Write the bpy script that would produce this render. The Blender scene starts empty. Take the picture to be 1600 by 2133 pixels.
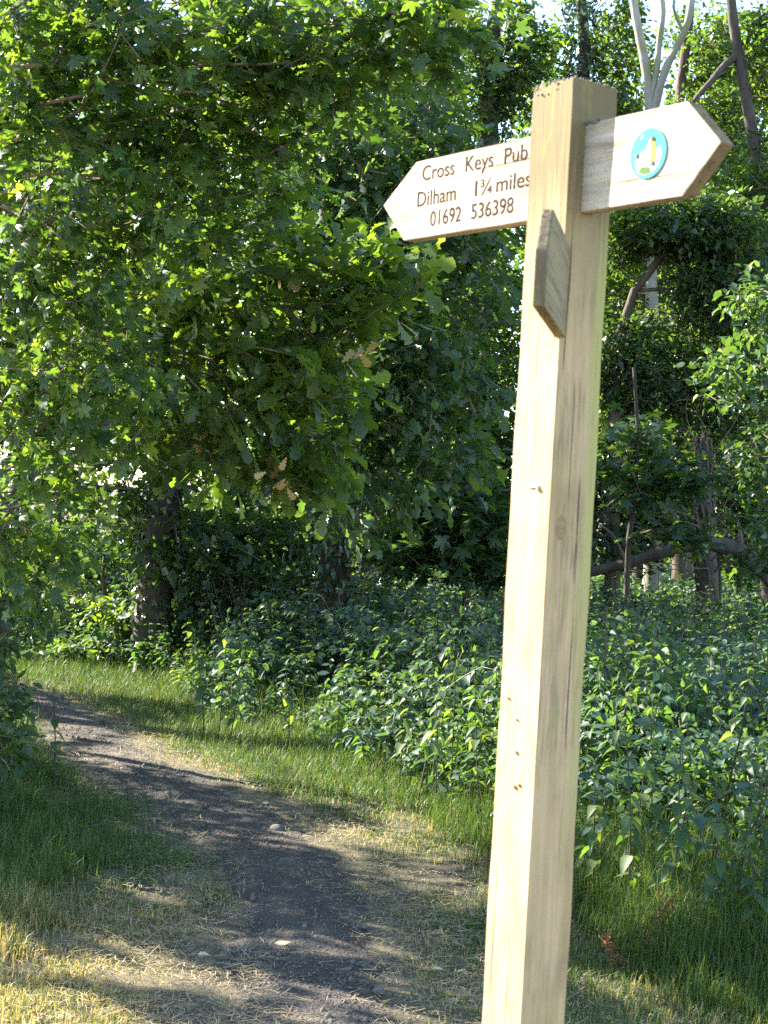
import bpy, math, random
import numpy as np
from mathutils import Vector, Matrix

rng = np.random.default_rng(7)
random.seed(7)
SC = bpy.context.scene
COL = SC.collection

# ------------------------------------------------------------------ camera
EYE = 1.6
F = 3352.0                       # focal length in photograph pixels (1600 x 2133)
ROLL, PITCH = math.radians(3.157), math.radians(0.642)
cam_d = bpy.data.cameras.new('camera')
cam = bpy.data.objects.new('camera', cam_d)
COL.objects.link(cam)
cam_d.sensor_fit = 'VERTICAL'
cam_d.sensor_height = 24
cam_d.lens = 24 * F / 2133
cam_d.clip_start, cam_d.clip_end = 0.05, 2000
CAM_M = Matrix.Translation((0, 0, EYE)) @ Matrix.Rotation(math.pi / 2 - PITCH, 4, 'X') @ Matrix.Rotation(ROLL, 4, 'Z')
cam.matrix_world = CAM_M
cam_d.dof.use_dof = True
cam_d.dof.focus_distance = 9.5
cam_d.dof.aperture_fstop = 8.5
SC.camera = cam

# ------------------------------------------------------------------ sky, sun, exposure
SUN_AZ, SUN_EL = math.radians(-61), math.radians(30)
w = bpy.data.worlds.new('World')
SC.world = w
w.use_nodes = True
nt = w.node_tree
sky = nt.nodes.new('ShaderNodeTexSky')
sky.sky_type = 'NISHITA'
sky.sun_disc = False
sky.sun_elevation = SUN_EL
sky.sun_rotation = SUN_AZ
sky.dust_density = 0.4
sky.ozone_density = 1.6
nt.links.new(sky.outputs[0], nt.nodes['Background'].inputs[0])
nt.nodes['Background'].inputs[1].default_value = 0.105
to_sun = Vector((math.sin(SUN_AZ) * math.cos(SUN_EL), math.cos(SUN_AZ) * math.cos(SUN_EL), math.sin(SUN_EL)))
LD = np.array(-to_sun)
sun_d = bpy.data.lights.new('sun', 'SUN')
sun_d.energy = 5.0
sun_d.angle = math.radians(0.53)
sun_d.color = (1.0, 0.93, 0.80)
sun = bpy.data.objects.new('sun', sun_d)
COL.objects.link(sun)
sun.rotation_euler = to_sun.to_track_quat('Z', 'Y').to_euler()
sun.location = to_sun * 30
SC.view_settings.view_transform = 'Standard'
SC.view_settings.look = 'None'
SC.view_settings.gamma = 1
SC.view_settings.exposure = 2.5
SC.render.engine = 'CYCLES'
cy = SC.cycles
cy.max_bounces = 10
cy.diffuse_bounces = 6
cy.glossy_bounces = 2
cy.transmission_bounces = 4
cy.transparent_max_bounces = 4
cy.use_denoising = False
cy.sample_clamp_indirect = 3
cy.sampling_pattern = 'BLUE_NOISE'
cy.caustics_reflective = False
cy.caustics_refractive = False

# ------------------------------------------------------------------ pixel helpers
R3 = np.array(CAM_M.to_3x3())


def ray(px, py):
    d = R3 @ np.array([(px - 800) / F, (1066.5 - py) / F, -1.0])
    return d / d[1]


def at(px, py, depth):
    return np.array([0, 0, EYE]) + ray(px, py) * depth


def ground(px, py):
    d = ray(px, py)
    return (np.array([0, 0, EYE]) + d * (-EYE / d[2]))[:2]


def project(P):
    Q = (P - np.array([0, 0, EYE])) @ R3
    return 800 + F * Q[:, 0] / -Q[:, 2], 1066.5 - F * Q[:, 1] / -Q[:, 2], -Q[:, 2]


# ------------------------------------------------------------------ object helpers
def tag(o, label=None, cat=None, group=None, kind=None):
    if label: o['label'] = label
    if cat: o['category'] = cat
    if group: o['group'] = group
    if kind: o['kind'] = kind
    return o


def link(o, parent=None):
    COL.objects.link(o)
    if parent is not None: o.parent = parent
    return o


def empty(name, loc=(0, 0, 0), label=None, cat=None, group=None):
    o = bpy.data.objects.new(name, None)
    o.location = loc
    o.empty_display_size = 0.1
    return link(tag(o, label, cat, group))


def raw_mesh(name, V, T, mat=None, attrs=None, smooth=False):
    V = np.asarray(V, dtype=np.float32)
    T = np.asarray(T, dtype=np.int32)
    me = bpy.data.meshes.new(name)
    me.vertices.add(len(V))
    me.vertices.foreach_set('co', V.ravel())
    k = T.shape[1]
    me.loops.add(T.size)
    me.loops.foreach_set('vertex_index', T.ravel())
    me.polygons.add(len(T))
    me.polygons.foreach_set('loop_start', np.arange(0, T.size, k, dtype=np.int32))
    me.polygons.foreach_set('loop_total', np.full(len(T), k, dtype=np.int32))
    if smooth:
        me.polygons.foreach_set('use_smooth', np.ones(len(T), dtype=bool))
    for an, av in (attrs or {}).items():
        a = me.attributes.new(an, 'FLOAT', 'POINT')
        a.data.foreach_set('value', np.asarray(av, dtype=np.float32))
    me.update(calc_edges=True)
    if mat: me.materials.append(mat)
    return me


def mesh_obj(name, me, parent=None):
    o = bpy.data.objects.new(name, me)
    return link(o, parent)


def norm(v):
    return v / np.maximum(np.linalg.norm(v, axis=-1, keepdims=True), 1e-9)


# ------------------------------------------------------------------ materials
def new_mat(name):
    m = bpy.data.materials.new(name)
    m.use_nodes = True
    t = m.node_tree
    t.nodes.clear()
    out = t.nodes.new('ShaderNodeOutputMaterial')
    return m, t, out


def N(t, typ, **kw):
    n = t.nodes.new(typ)
    for k, v in kw.items():
        if k in n.inputs: n.inputs[k].default_value = v
        else: setattr(n, k, v)
    return n


def ramp(t, stops, fac):
    r = t.nodes.new('ShaderNodeValToRGB')
    els = r.color_ramp.elements
    while len(els) < len(stops): els.new(0.5)
    for e, (p, c) in zip(els, stops):
        e.position = p
        e.color = (*c, 1)
    t.links.new(fac, r.inputs[0])
    return r.outputs[0]


def leaf_mat(name, stops, trans=0.4, rough=0.42, tcol=(2.15, 2.15, 0.45), spec=0.6, sheen=True):
    """leaf blade: glossy upper skin, light coming through; the colour of each leaf comes from its own 'tint'"""
    m, t, out = new_mat(name)
    if sheen: stops = [(p_, (r_ * 1.12, g_ * 0.98, b_ * 1.45)) for p_, (r_, g_, b_) in stops]  # bluish sky sheen painted into the leaf colours
    a = N(t, 'ShaderNodeAttribute', attribute_name='tint')
    c = ramp(t, stops, a.outputs['Fac'])
    p = N(t, 'ShaderNodeBsdfPrincipled', Roughness=rough)
    p.inputs['Specular IOR Level'].default_value = spec
    t.links.new(c, p.inputs['Base Color'])
    mul = N(t, 'ShaderNodeMix', data_type='RGBA', blend_type='MULTIPLY')
    mul.inputs[0].default_value = 1
    t.links.new(c, mul.inputs[6])
    mul.inputs[7].default_value = (*tcol, 1)
    tr = N(t, 'ShaderNodeBsdfTranslucent')
    t.links.new(mul.outputs[2], tr.inputs[0])
    mx = N(t, 'ShaderNodeMixShader', Fac=trans)
    t.links.new(p.outputs[0], mx.inputs[1])
    t.links.new(tr.outputs[0], mx.inputs[2])
    t.links.new(mx.outputs[0], out.inputs[0])
    return m


def bark_mat(name, c1, c2, scale=9.0, bump=0.5, moss=None):
    m, t, out = new_mat(name)
    tc = N(t, 'ShaderNodeTexCoord')
    mp = N(t, 'ShaderNodeMapping')
    mp.inputs['Scale'].default_value = (1, 1, 0.28)
    t.links.new(tc.outputs['Object'], mp.inputs[0])
    n1 = N(t, 'ShaderNodeTexNoise', Scale=scale, Detail=8.0, Roughness=0.7)
    t.links.new(mp.outputs[0], n1.inputs[0])
    v = N(t, 'ShaderNodeTexVoronoi', Scale=scale * 2.2)
    t.links.new(mp.outputs[0], v.inputs[0])
    c = ramp(t, [(0.3, c1), (0.7, c2)], n1.outputs[0])
    if moss:
        n2 = N(t, 'ShaderNodeTexNoise', Scale=2.3, Detail=5.0)
        t.links.new(tc.outputs['Object'], n2.inputs[0])
        f = ramp(t, [(0.48, (0, 0, 0)), (0.62, (1, 1, 1))], n2.outputs[0])
        mx = N(t, 'ShaderNodeMix', data_type='RGBA')
        t.links.new(f, mx.inputs[0])
        t.links.new(c, mx.inputs[6])
        mx.inputs[7].default_value = (*moss, 1)
        c = mx.outputs[2]
    p = N(t, 'ShaderNodeBsdfPrincipled', Roughness=0.88)
    t.links.new(c, p.inputs['Base Color'])
    ad = N(t, 'ShaderNodeMath', operation='ADD')
    t.links.new(n1.outputs[0], ad.inputs[0])
    t.links.new(v.outputs[0], ad.inputs[1])
    b = N(t, 'ShaderNodeBump', Strength=bump, Distance=0.02)
    t.links.new(ad.outputs[0], b.inputs['Height'])
    t.links.new(b.outputs[0], p.inputs['Normal'])
    t.links.new(p.outputs[0], out.inputs[0])
    return m


M = {}
M['maple'] = leaf_mat('maple leaf', [(0, (0.034, 0.078, 0.022)), (0.5, (0.062, 0.125, 0.028)), (0.85, (0.110, 0.180, 0.034)), (1, (0.19, 0.24, 0.05))], 0.55, 0.38)
M['oak'] = leaf_mat('oak leaf', [(0, (0.036, 0.078, 0.018)), (0.5, (0.066, 0.125, 0.024)), (0.9, (0.115, 0.18, 0.032)), (0.985, (0.16, 0.20, 0.04)), (1, (0.30, 0.24, 0.08))], 0.55, 0.40)
M['dry_leaf'] = leaf_mat('withered leaf', [(0, (0.42, 0.27, 0.10)), (1, (0.62, 0.46, 0.22))], 0.35, 0.6, (1.2, 1.1, 0.8), sheen=False, spec=0.4)
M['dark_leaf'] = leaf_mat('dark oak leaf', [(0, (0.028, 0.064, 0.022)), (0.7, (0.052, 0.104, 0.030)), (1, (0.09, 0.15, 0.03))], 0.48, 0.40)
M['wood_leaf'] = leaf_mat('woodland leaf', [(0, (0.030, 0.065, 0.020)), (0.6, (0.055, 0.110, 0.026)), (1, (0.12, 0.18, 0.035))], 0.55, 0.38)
M['ivy'] = leaf_mat('ivy leaf', [(0, (0.022, 0.052, 0.020)), (0.7, (0.042, 0.088, 0.024)), (1, (0.085, 0.14, 0.03))], 0.25, 0.28, spec=0.6)
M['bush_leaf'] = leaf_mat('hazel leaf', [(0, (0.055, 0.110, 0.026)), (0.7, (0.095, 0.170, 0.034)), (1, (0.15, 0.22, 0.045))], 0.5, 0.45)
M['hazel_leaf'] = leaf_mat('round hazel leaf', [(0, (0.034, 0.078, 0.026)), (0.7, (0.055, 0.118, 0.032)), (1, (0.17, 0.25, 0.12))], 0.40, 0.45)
M['bramble'] = leaf_mat('bramble leaf', [(0, (0.036, 0.085, 0.045)), (0.7, (0.062, 0.130, 0.060)), (1, (0.11, 0.19, 0.07))], 0.36, 0.5, spec=0.4)
M['nettle'] = leaf_mat('nettle leaf', [(0, (0.040, 0.095, 0.034)), (0.7, (0.070, 0.140, 0.042)), (1, (0.13, 0.20, 0.06))], 0.45, 0.55, spec=0.35)
M['grass'] = leaf_mat('grass blade', [(0, (0.045, 0.090, 0.022)), (0.45, (0.085, 0.150, 0.032)), (0.62, (0.17, 0.20, 0.055)), (0.72, (0.36, 0.29, 0.13)), (1, (0.50, 0.40, 0.21))], 0.38, 0.5, (1.5, 1.45, 0.7), sheen=False, spec=0.4)
M['straw'] = leaf_mat('dry straw', [(0, (0.30, 0.23, 0.13)), (1, (0.55, 0.46, 0.29))], 0.15, 0.7, (1.2, 1.1, 0.8), sheen=False, spec=0.4)
M['stem'] = leaf_mat('green stem', [(0, (0.05, 0.09, 0.03)), (1, (0.10, 0.13, 0.05))], 0.1, 0.5)
M['purple_stem'] = leaf_mat('dark stem', [(0, (0.035, 0.035, 0.02)), (1, (0.06, 0.05, 0.03))], 0.05, 0.5)
M['dock'] = leaf_mat('rusty dock seed', [(0, (0.12, 0.05, 0.025)), (1, (0.26, 0.12, 0.06))], 0.2, 0.7, (1.2, 1, 0.8), sheen=False, spec=0.4)
M['bark'] = bark_mat('brown bark', (0.045, 0.032, 0.022), (0.16, 0.12, 0.085))
M['twig'] = bark_mat('twig bark', (0.10, 0.075, 0.05), (0.24, 0.18, 0.12), 30, 0.2)
M['dark_bark'] = bark_mat('dark bark', (0.025, 0.02, 0.016), (0.10, 0.08, 0.06))
M['pale_bark'] = bark_mat('pale grey bark', (0.20, 0.18, 0.15), (0.46, 0.42, 0.37), 5, 0.25, moss=(0.24, 0.23, 0.12))
M['pink_bark'] = bark_mat('pinkish bark', (0.12, 0.075, 0.05), (0.36, 0.25, 0.18), 12, 0.3)


def wood_mat(name, axis, top_z=None, light=(0.63, 0.45, 0.265), dark=(0.45, 0.31, 0.17)):
    """sawn, weathered timber; the grain runs along the local axis; green algae where it grows, darker towards the post top"""
    m, t, out = new_mat(name)
    tc = N(t, 'ShaderNodeTexCoord')

    def mapped(s_along, s_across):
        mp = N(t, 'ShaderNodeMapping')
        s = [s_across] * 3
        s[axis] = s_along
        mp.inputs['Scale'].default_value = s
        t.links.new(tc.outputs['Object'], mp.inputs[0])
        return mp.outputs[0]
    g1 = N(t, 'ShaderNodeTexNoise', Scale=1.0, Detail=7.0, Roughness=0.65, Distortion=0.6)
    t.links.new(mapped(2.2, 60), g1.inputs[0])
    g2 = N(t, 'ShaderNodeTexNoise', Scale=1.0, Detail=6.0, Roughness=0.6, Distortion=0.4)
    t.links.new(mapped(9, 170), g2.inputs[0])
    c = ramp(t, [(0.30, dark), (0.52, tuple(0.75 * l + 0.25 * d for l, d in zip(light, dark))), (0.75, light)], g1.outputs[0])
    # grey weathering streaks
    f2 = ramp(t, [(0.42, (1, 1, 1)), (0.56, (0, 0, 0))], g2.outputs[0])
    g3 = N(t, 'ShaderNodeTexNoise', Scale=7.0, Detail=3.0)
    t.links.new(tc.outputs['Object'], g3.inputs[0])
    f3 = ramp(t, [(0.40, (0, 0, 0)), (0.62, (1, 1, 1))], g3.outputs[0])
    mm = N(t, 'ShaderNodeMath', operation='MULTIPLY')
    t.links.new(f2, mm.inputs[0])
    t.links.new(f3, mm.inputs[1])
    mx = N(t, 'ShaderNodeMix', data_type='RGBA')
    t.links.new(mm.outputs[0], mx.inputs[0])
    t.links.new(c, mx.inputs[6])
    mx.inputs[7].default_value = (0.27, 0.21, 0.14, 1) if top_z is None else (0.34, 0.25, 0.15, 1)
    c = mx.outputs[2]
    g5 = N(t, 'ShaderNodeTexNoise', Scale=1.0, Detail=3.0, Roughness=0.5, Distortion=0.3)
    t.links.new(mapped(1.6, 95), g5.inputs[0])
    f5 = ramp(t, [(0.315, (1, 1, 1)), (0.335, (0, 0, 0))], g5.outputs[0])
    g6 = N(t, 'ShaderNodeTexNoise', Scale=3.0, Detail=6.0, Roughness=0.7)
    t.links.new(mapped(1.2, 6), g6.inputs[0])
    f6 = ramp(t, [(0.45, (1, 1, 1)), (0.66, (0.80, 0.78, 0.74))], g6.outputs[0])
    ms = N(t, 'ShaderNodeMix', data_type='RGBA', blend_type='MULTIPLY')
    ms.inputs[0].default_value = 1
    t.links.new(c, ms.inputs[6])
    t.links.new(f6, ms.inputs[7])
    mk = N(t, 'ShaderNodeMix', data_type='RGBA')
    t.links.new(f5, mk.inputs[0])
    t.links.new(ms.outputs[2], mk.inputs[6])
    mk.inputs[7].default_value = (0.10, 0.07, 0.045, 1)
    c = mk.outputs[2]
    # algae: greenish-yellow bloom
    g4 = N(t, 'ShaderNodeTexNoise', Scale=5.0, Detail=5.0, Roughness=0.6)
    t.links.new(mapped(3.0, 9.0), g4.inputs[0])
    f4 = ramp(t, [(0.52, (0, 0, 0)), (0.70, (1, 1, 1))], g4.outputs[0])
    mx2 = N(t, 'ShaderNodeMix', data_type='RGBA')
    fm = N(t, 'ShaderNodeMath', operation='MULTIPLY')
    fm.inputs[1].default_value = 0.30
    t.links.new(f4, fm.inputs[0])
    t.links.new(fm.outputs[0], mx2.inputs[0])
    t.links.new(c, mx2.inputs[6])
    mx2.inputs[7].default_value = (0.36, 0.36, 0.09, 1)
    c = mx2.outputs[2]
    if top_z is not None:
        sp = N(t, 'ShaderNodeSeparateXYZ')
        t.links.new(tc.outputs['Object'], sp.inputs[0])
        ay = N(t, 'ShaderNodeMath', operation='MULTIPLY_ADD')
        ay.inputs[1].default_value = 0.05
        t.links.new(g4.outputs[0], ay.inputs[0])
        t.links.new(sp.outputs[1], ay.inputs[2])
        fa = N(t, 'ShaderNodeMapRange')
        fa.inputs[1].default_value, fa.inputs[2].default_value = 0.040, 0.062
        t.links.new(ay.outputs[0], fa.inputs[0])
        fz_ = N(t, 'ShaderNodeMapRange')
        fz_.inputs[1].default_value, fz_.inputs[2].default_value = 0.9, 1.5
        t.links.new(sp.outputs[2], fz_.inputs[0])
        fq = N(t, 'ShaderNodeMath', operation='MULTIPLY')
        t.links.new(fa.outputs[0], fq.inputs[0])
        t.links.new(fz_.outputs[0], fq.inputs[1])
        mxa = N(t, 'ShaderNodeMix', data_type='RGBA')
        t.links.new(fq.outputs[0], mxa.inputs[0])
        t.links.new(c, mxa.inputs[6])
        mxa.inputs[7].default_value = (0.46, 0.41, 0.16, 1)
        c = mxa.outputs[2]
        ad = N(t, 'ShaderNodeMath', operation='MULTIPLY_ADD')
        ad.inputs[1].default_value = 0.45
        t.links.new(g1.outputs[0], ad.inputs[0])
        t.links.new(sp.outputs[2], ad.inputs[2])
        mr = N(t, 'ShaderNodeMapRange')  # darker grey-brown blended in towards the top of the post
        mr.inputs[1].default_value, mr.inputs[2].default_value = top_z[0] + 0.22, top_z[1] + 0.22
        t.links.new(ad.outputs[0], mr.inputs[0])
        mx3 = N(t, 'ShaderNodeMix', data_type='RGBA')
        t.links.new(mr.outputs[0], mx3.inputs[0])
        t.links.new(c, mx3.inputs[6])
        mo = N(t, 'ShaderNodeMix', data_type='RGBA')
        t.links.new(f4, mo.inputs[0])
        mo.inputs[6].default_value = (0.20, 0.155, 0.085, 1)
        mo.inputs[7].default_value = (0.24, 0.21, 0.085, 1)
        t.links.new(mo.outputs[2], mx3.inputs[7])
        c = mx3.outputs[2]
    p = N(t, 'ShaderNodeBsdfPrincipled', Roughness=0.8)
    p.inputs['Specular IOR Level'].default_value = 0.12
    t.links.new(c, p.inputs['Base Color'])
    sub = N(t, 'ShaderNodeMath', operation='SUBTRACT')
    t.links.new(g2.outputs[0], sub.inputs[0])
    t.links.new(f5, sub.inputs[1])
    b = N(t, 'ShaderNodeBump', Strength=0.5, Distance=0.003)
    t.links.new(sub.outputs[0], b.inputs['Height'])
    t.links.new(b.outputs[0], p.inputs['Normal'])
    t.links.new(p.outputs[0], out.inputs[0])
    return m


def plain_mat(name, col, rough=0.6, var=0.25, scale=40.0, metal=0.0, spec=0.3):
    m, t, out = new_mat(name)
    tc = N(t, 'ShaderNodeTexCoord')
    n = N(t, 'ShaderNodeTexNoise', Scale=scale, Detail=5.0)
    t.links.new(tc.outputs['Object'], n.inputs[0])
    c = ramp(t, [(0.3, tuple(x * (1 - var) for x in col)), (0.7, tuple(min(1, x * (1 + var)) for x in col))], n.outputs[0])
    p = N(t, 'ShaderNodeBsdfPrincipled', Roughness=rough, Metallic=metal)
    p.inputs['Specular IOR Level'].default_value = spec
    t.links.new(c, p.inputs['Base Color'])
    t.links.new(p.outputs[0], out.inputs[0])
    return m


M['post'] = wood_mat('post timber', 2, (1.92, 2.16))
M['board'] = wood_mat('sign board timber', 0, None, (0.62, 0.53, 0.43), (0.34, 0.26, 0.19))
M['dark_board'] = wood_mat('dark sign board timber', 0, None, (0.34, 0.28, 0.16), (0.14, 0.10, 0.06))
M['endgrain'] = wood_mat('dark end grain', 2, None, (0.20, 0.15, 0.09), (0.09, 0.07, 0.045))
M['knot'] = wood_mat('knot timber', 1, None, (0.44, 0.30, 0.15), (0.26, 0.17, 0.09))
M['arm_end'] = wood_mat('sawn arm end', 2, None, (0.30, 0.21, 0.11), (0.14, 0.10, 0.06))
M['letter'] = plain_mat('burnt lettering', (0.055, 0.036, 0.032), 0.95, spec=0.02)
M['teal'] = plain_mat('teal enamel', (0.07, 0.26, 0.29), 0.8, 0.12, spec=0.08)
M['cream'] = plain_mat('faded white print', (0.40, 0.43, 0.40), 0.8, 0.1, spec=0.08)
M['yellow'] = plain_mat('faded yellow print', (0.38, 0.30, 0.07), 0.8, 0.15, spec=0.08)
M['pale_green'] = plain_mat('faded green print', (0.09, 0.16, 0.04), 0.8, 0.15, spec=0.08)
M['nail'] = plain_mat('rusty nail', (0.10, 0.06, 0.04), 0.6, 0.3, metal=0.4)
M['lichen'] = plain_mat('grey lichen', (0.22, 0.20, 0.17), 0.95, 0.45, 90)
M['stone'] = plain_mat('grey pebble', (0.13, 0.12, 0.105), 0.8, 0.3, 20)
M['gravel'] = plain_mat('dark gravel', (0.13, 0.115, 0.10), 0.85, 0.5, 25)
M['bur'] = plain_mat('thistle flower', (0.30, 0.14, 0.38), 0.7)

# ------------------------------------------------------------------ terrain
def nz(x, y, s, seed=0):
    r = np.random.default_rng(100 + seed)
    v = 0
    for k in range(6):
        a = r.uniform(0, 6.28)
        f = s * r.uniform(0.6, 1.7)
        v = v + np.sin((x * np.cos(a) + y * np.sin(a)) * f + r.uniform(0, 6.28))
    return v / 6


PATH_PX = [(700, 2400, 500, 980), (655, 2133, 440, 890), (640, 2000, 450, 830), (620, 1900, 470, 790), (575, 1800, 420, 740),
           (450, 1700, 310, 600), (310, 1620, 190, 440), (210, 1560, 110, 320), (130, 1500, 50, 220), (60, 1450, 5, 120), (-60, 1420, -110, 0)]
PC = [(*ground(0.5 * (a + b), y), 0.5 * np.linalg.norm(ground(b, y) - ground(a, y))) for c, y, a, b in PATH_PX]
PC = [(0.0, -3.0, 0.32), (0.02, 1.2, 0.32)] + PC[0:] + [(-7.5, 13.6, 0.3), (-14, 14.2, 0.3)]
PC = np.array(PC)


def spline(P, n):
    P = np.asarray(P, float)
    seg = np.r_[0, np.cumsum(np.linalg.norm(np.diff(P[:, :2], axis=0), axis=1))]
    s = np.linspace(0, seg[-1], n)
    out = np.stack([np.interp(s, seg, P[:, k]) for k in range(P.shape[1])], 1)
    for _ in range(3):
        out[1:-1] = (out[:-2] + 2 * out[1:-1] + out[2:]) / 4
    return out


PS = spline(PC, 260)


def path_dist(x, y):
    """signed distance in path half-widths (1 = edge)"""
    P = np.stack([np.ravel(x), np.ravel(y)], 1)
    best = np.full(len(P), 1e9)
    for i in range(0, len(P), 20000):
        d = np.linalg.norm(P[i:i + 20000, None, :] - PS[None, :, :2], axis=2)
        j = d.argmin(1)
        best[i:i + 20000] = d[np.arange(len(j)), j] / PS[j, 2]
    return best.reshape(np.shape(x))


def gz(x, y):
    x, y = np.asarray(x, float), np.asarray(y, float)
    base = 0.02 * nz(x, y, 0.9, 1) + 0.012 * nz(x, y, 4.0, 2)
    return base * np.clip(np.hypot(x, y) / 3, 0.2, 1)


def axis_pts(lo, hi, step, far, ratio=1.35):
    a = list(np.arange(lo, hi + 1e-6, step))
    s, v = step, a[-1]
    while v < far:
        s *= ratio
        v += s
        a.append(v)
    s, v = step, a[0]
    while v > -far:
        s *= ratio
        v -= s
        a.insert(0, v)
    return np.array(a)


def grid(xs, ys, zf):
    X, Y = np.meshgrid(xs, ys)
    V = np.stack([X.ravel(), Y.ravel(), zf(X, Y).ravel()], 1)
    nx, ny = len(xs), len(ys)
    i = (np.arange(ny - 1)[:, None] * nx + np.arange(nx - 1)[None, :]).ravel()
    return V, np.stack([i, i + 1, i + nx + 1, i + nx], 1)


def ground_mat():
    m, t, out = new_mat('woodland soil and thatch')
    tc = N(t, 'ShaderNodeTexCoord')
    n1 = N(t, 'ShaderNodeTexNoise', Scale=3.0, Detail=8.0, Roughness=0.65)
    n2 = N(t, 'ShaderNodeTexNoise', Scale=60.0, Detail=6.0, Roughness=0.7)
    t.links.new(tc.outputs['Object'], n1.inputs[0])
    t.links.new(tc.outputs['Object'], n2.inputs[0])
    c1 = ramp(t, [(0.36, (0.055, 0.048, 0.032)), (0.5, (0.12, 0.098, 0.058)), (0.66, (0.22, 0.175, 0.10))], n1.outputs[0])
    c2 = ramp(t, [(0.3, (0.45, 0.45, 0.45)), (0.7, (1.25, 1.25, 1.25))], n2.outputs[0])
    mu = N(t, 'ShaderNodeMix', data_type='RGBA', blend_type='MULTIPLY')
    mu.inputs[0].default_value = 1
    t.links.new(c1, mu.inputs[6])
    t.links.new(c2, mu.inputs[7])
    p = N(t, 'ShaderNodeBsdfPrincipled', Roughness=0.95)
    t.links.new(mu.outputs[2], p.inputs['Base Color'])
    b = N(t, 'ShaderNodeBump', Strength=0.7, Distance=0.02)
    t.links.new(n2.outputs[0], b.inputs['Height'])
    t.links.new(b.outputs[0], p.inputs['Normal'])
    t.links.new(p.outputs[0], out.inputs[0])
    return m


def path_mat():
    m, t, out = new_mat('trodden dark earth')
    tc = N(t, 'ShaderNodeTexCoord')
    n1 = N(t, 'ShaderNodeTexNoise', Scale=2.2, Detail=6.0, Roughness=0.6)
    n2 = N(t, 'ShaderNodeTexNoise', Scale=75.0, Detail=5.0, Roughness=0.75)
    n3 = N(t, 'ShaderNodeTexNoise', Scale=9.0, Detail=7.0, Roughness=0.7)
    v = N(t, 'ShaderNodeTexVoronoi', Scale=85.0)
    for n in (n1, n2, n3, v): t.links.new(tc.outputs['Object'], n.inputs[0])
    c1 = ramp(t, [(0.35, (0.050, 0.040, 0.034)), (0.58, (0.088, 0.071, 0.059)), (0.74, (0.19, 0.15, 0.105))], n1.outputs[0])
    c2 = ramp(t, [(0.3, (0.5, 0.5, 0.5)), (0.62, (1.1, 1.1, 1.1)), (0.75, (1.9, 1.85, 1.8))], n2.outputs[0])
    mu = N(t, 'ShaderNodeMix', data_type='RGBA', blend_type='MULTIPLY')
    mu.inputs[0].default_value = 1
    t.links.new(c1, mu.inputs[6])
    t.links.new(c2, mu.inputs[7])
    f = ramp(t, [(0.53, (0, 0, 0)), (0.66, (0.8, 0.8, 0.8))], n3.outputs[0])
    mx = N(t, 'ShaderNodeMix', data_type='RGBA')
    t.links.new(f, mx.inputs[0])
    t.links.new(mu.outputs[2], mx.inputs[6])
    mx.inputs[7].default_value = (0.23, 0.18, 0.115, 1)
    p = N(t, 'ShaderNodeBsdfPrincipled', Roughness=0.92)
    t.links.new(mx.outputs[2], p.inputs['Base Color'])
    ad = N(t, 'ShaderNodeMath', operation='SUBTRACT')
    t.links.new(n2.outputs[0], ad.inputs[0])
    t.links.new(v.outputs[0], ad.inputs[1])
    b = N(t, 'ShaderNodeBump', Strength=0.9, Distance=0.012)
    t.links.new(ad.outputs[0], b.inputs['Height'])
    t.links.new(b.outputs[0], p.inputs['Normal'])
    t.links.new(p.outputs[0], out.inputs[0])
    return m


V, T = grid(axis_pts(-5, 5, 0.1, 400), axis_pts(3, 18, 0.1, 400), gz)
tag(mesh_obj('ground', raw_mesh('ground', V, T, ground_mat(), smooth=True)), kind='structure')
# the path: a shallow crowned strip whose edges dive under the turf
nu, nv = 700, 25
S2 = spline(PC, nu)
tang = norm(np.gradient(S2[:, :2], axis=0))
side = np.stack([tang[:, 1], -tang[:, 0]], 1)
uu = np.linspace(-1.25, 1.25, nv)
PX = S2[:, None, 0] + side[:, None, 0] * uu[None] * S2[:, None, 2]
PY = S2[:, None, 1] + side[:, None, 1] * uu[None] * S2[:, None, 2]
EN = np.clip(np.abs(uu) - 0.35, 0, 1)[None] * (0.030 * nz(PX, PY, 7, 7) + 0.022 * nz(PX, PY, 19, 8) + 0.014 * nz(PX, PY, 45, 9))
PZ = gz(PX, PY) + 0.014 + EN - 0.030 * np.clip(np.abs(uu) - 0.45, 0, 1)[None] ** 1.4 * 2.2 + 0.007 * nz(PX, PY, 6, 5) + 0.0015 * nz(PX, PY, 40, 6)
V = np.stack([PX.ravel(), PY.ravel(), PZ.ravel()], 1)
i = (np.arange(nu - 1)[:, None] * nv + np.arange(nv - 1)[None]).ravel()
tag(mesh_obj('path', raw_mesh('path', V, np.stack([i, i + 1, i + nv + 1, i + nv], 1), path_mat(), smooth=True)), kind='structure')

# ------------------------------------------------------------------ leaf templates: (verts, tris) with base at 0, tip at +y
def tmpl_maple():
    half = [(0, 1.0), (9, .76), (15, .78), (25, .42), (35, .72), (43, .72), (50, .97), (60, .70), (68, .66), (79, .36), (94, .50), (107, .70), (120, .46), (150, .34), (180, .10)]
    pts = [(a, r) for a, r in half] + [(-a, r) for a, r in half[-2:0:-1]]
    V = [(0, 0.30, 0.05)]
    for a, r in pts:
        x, y = math.sin(math.radians(a)) * r * 0.62, 0.30 + math.cos(math.radians(a)) * r * 0.66
        V.append((x, y, -0.16 * abs(x) ** 1.2 - 0.10 * (y - 0.3) ** 2))
    n = len(pts)
    return np.array(V), np.array([(0, 1 + (k + 1) % n, 1 + k) for k in range(n)])


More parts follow.
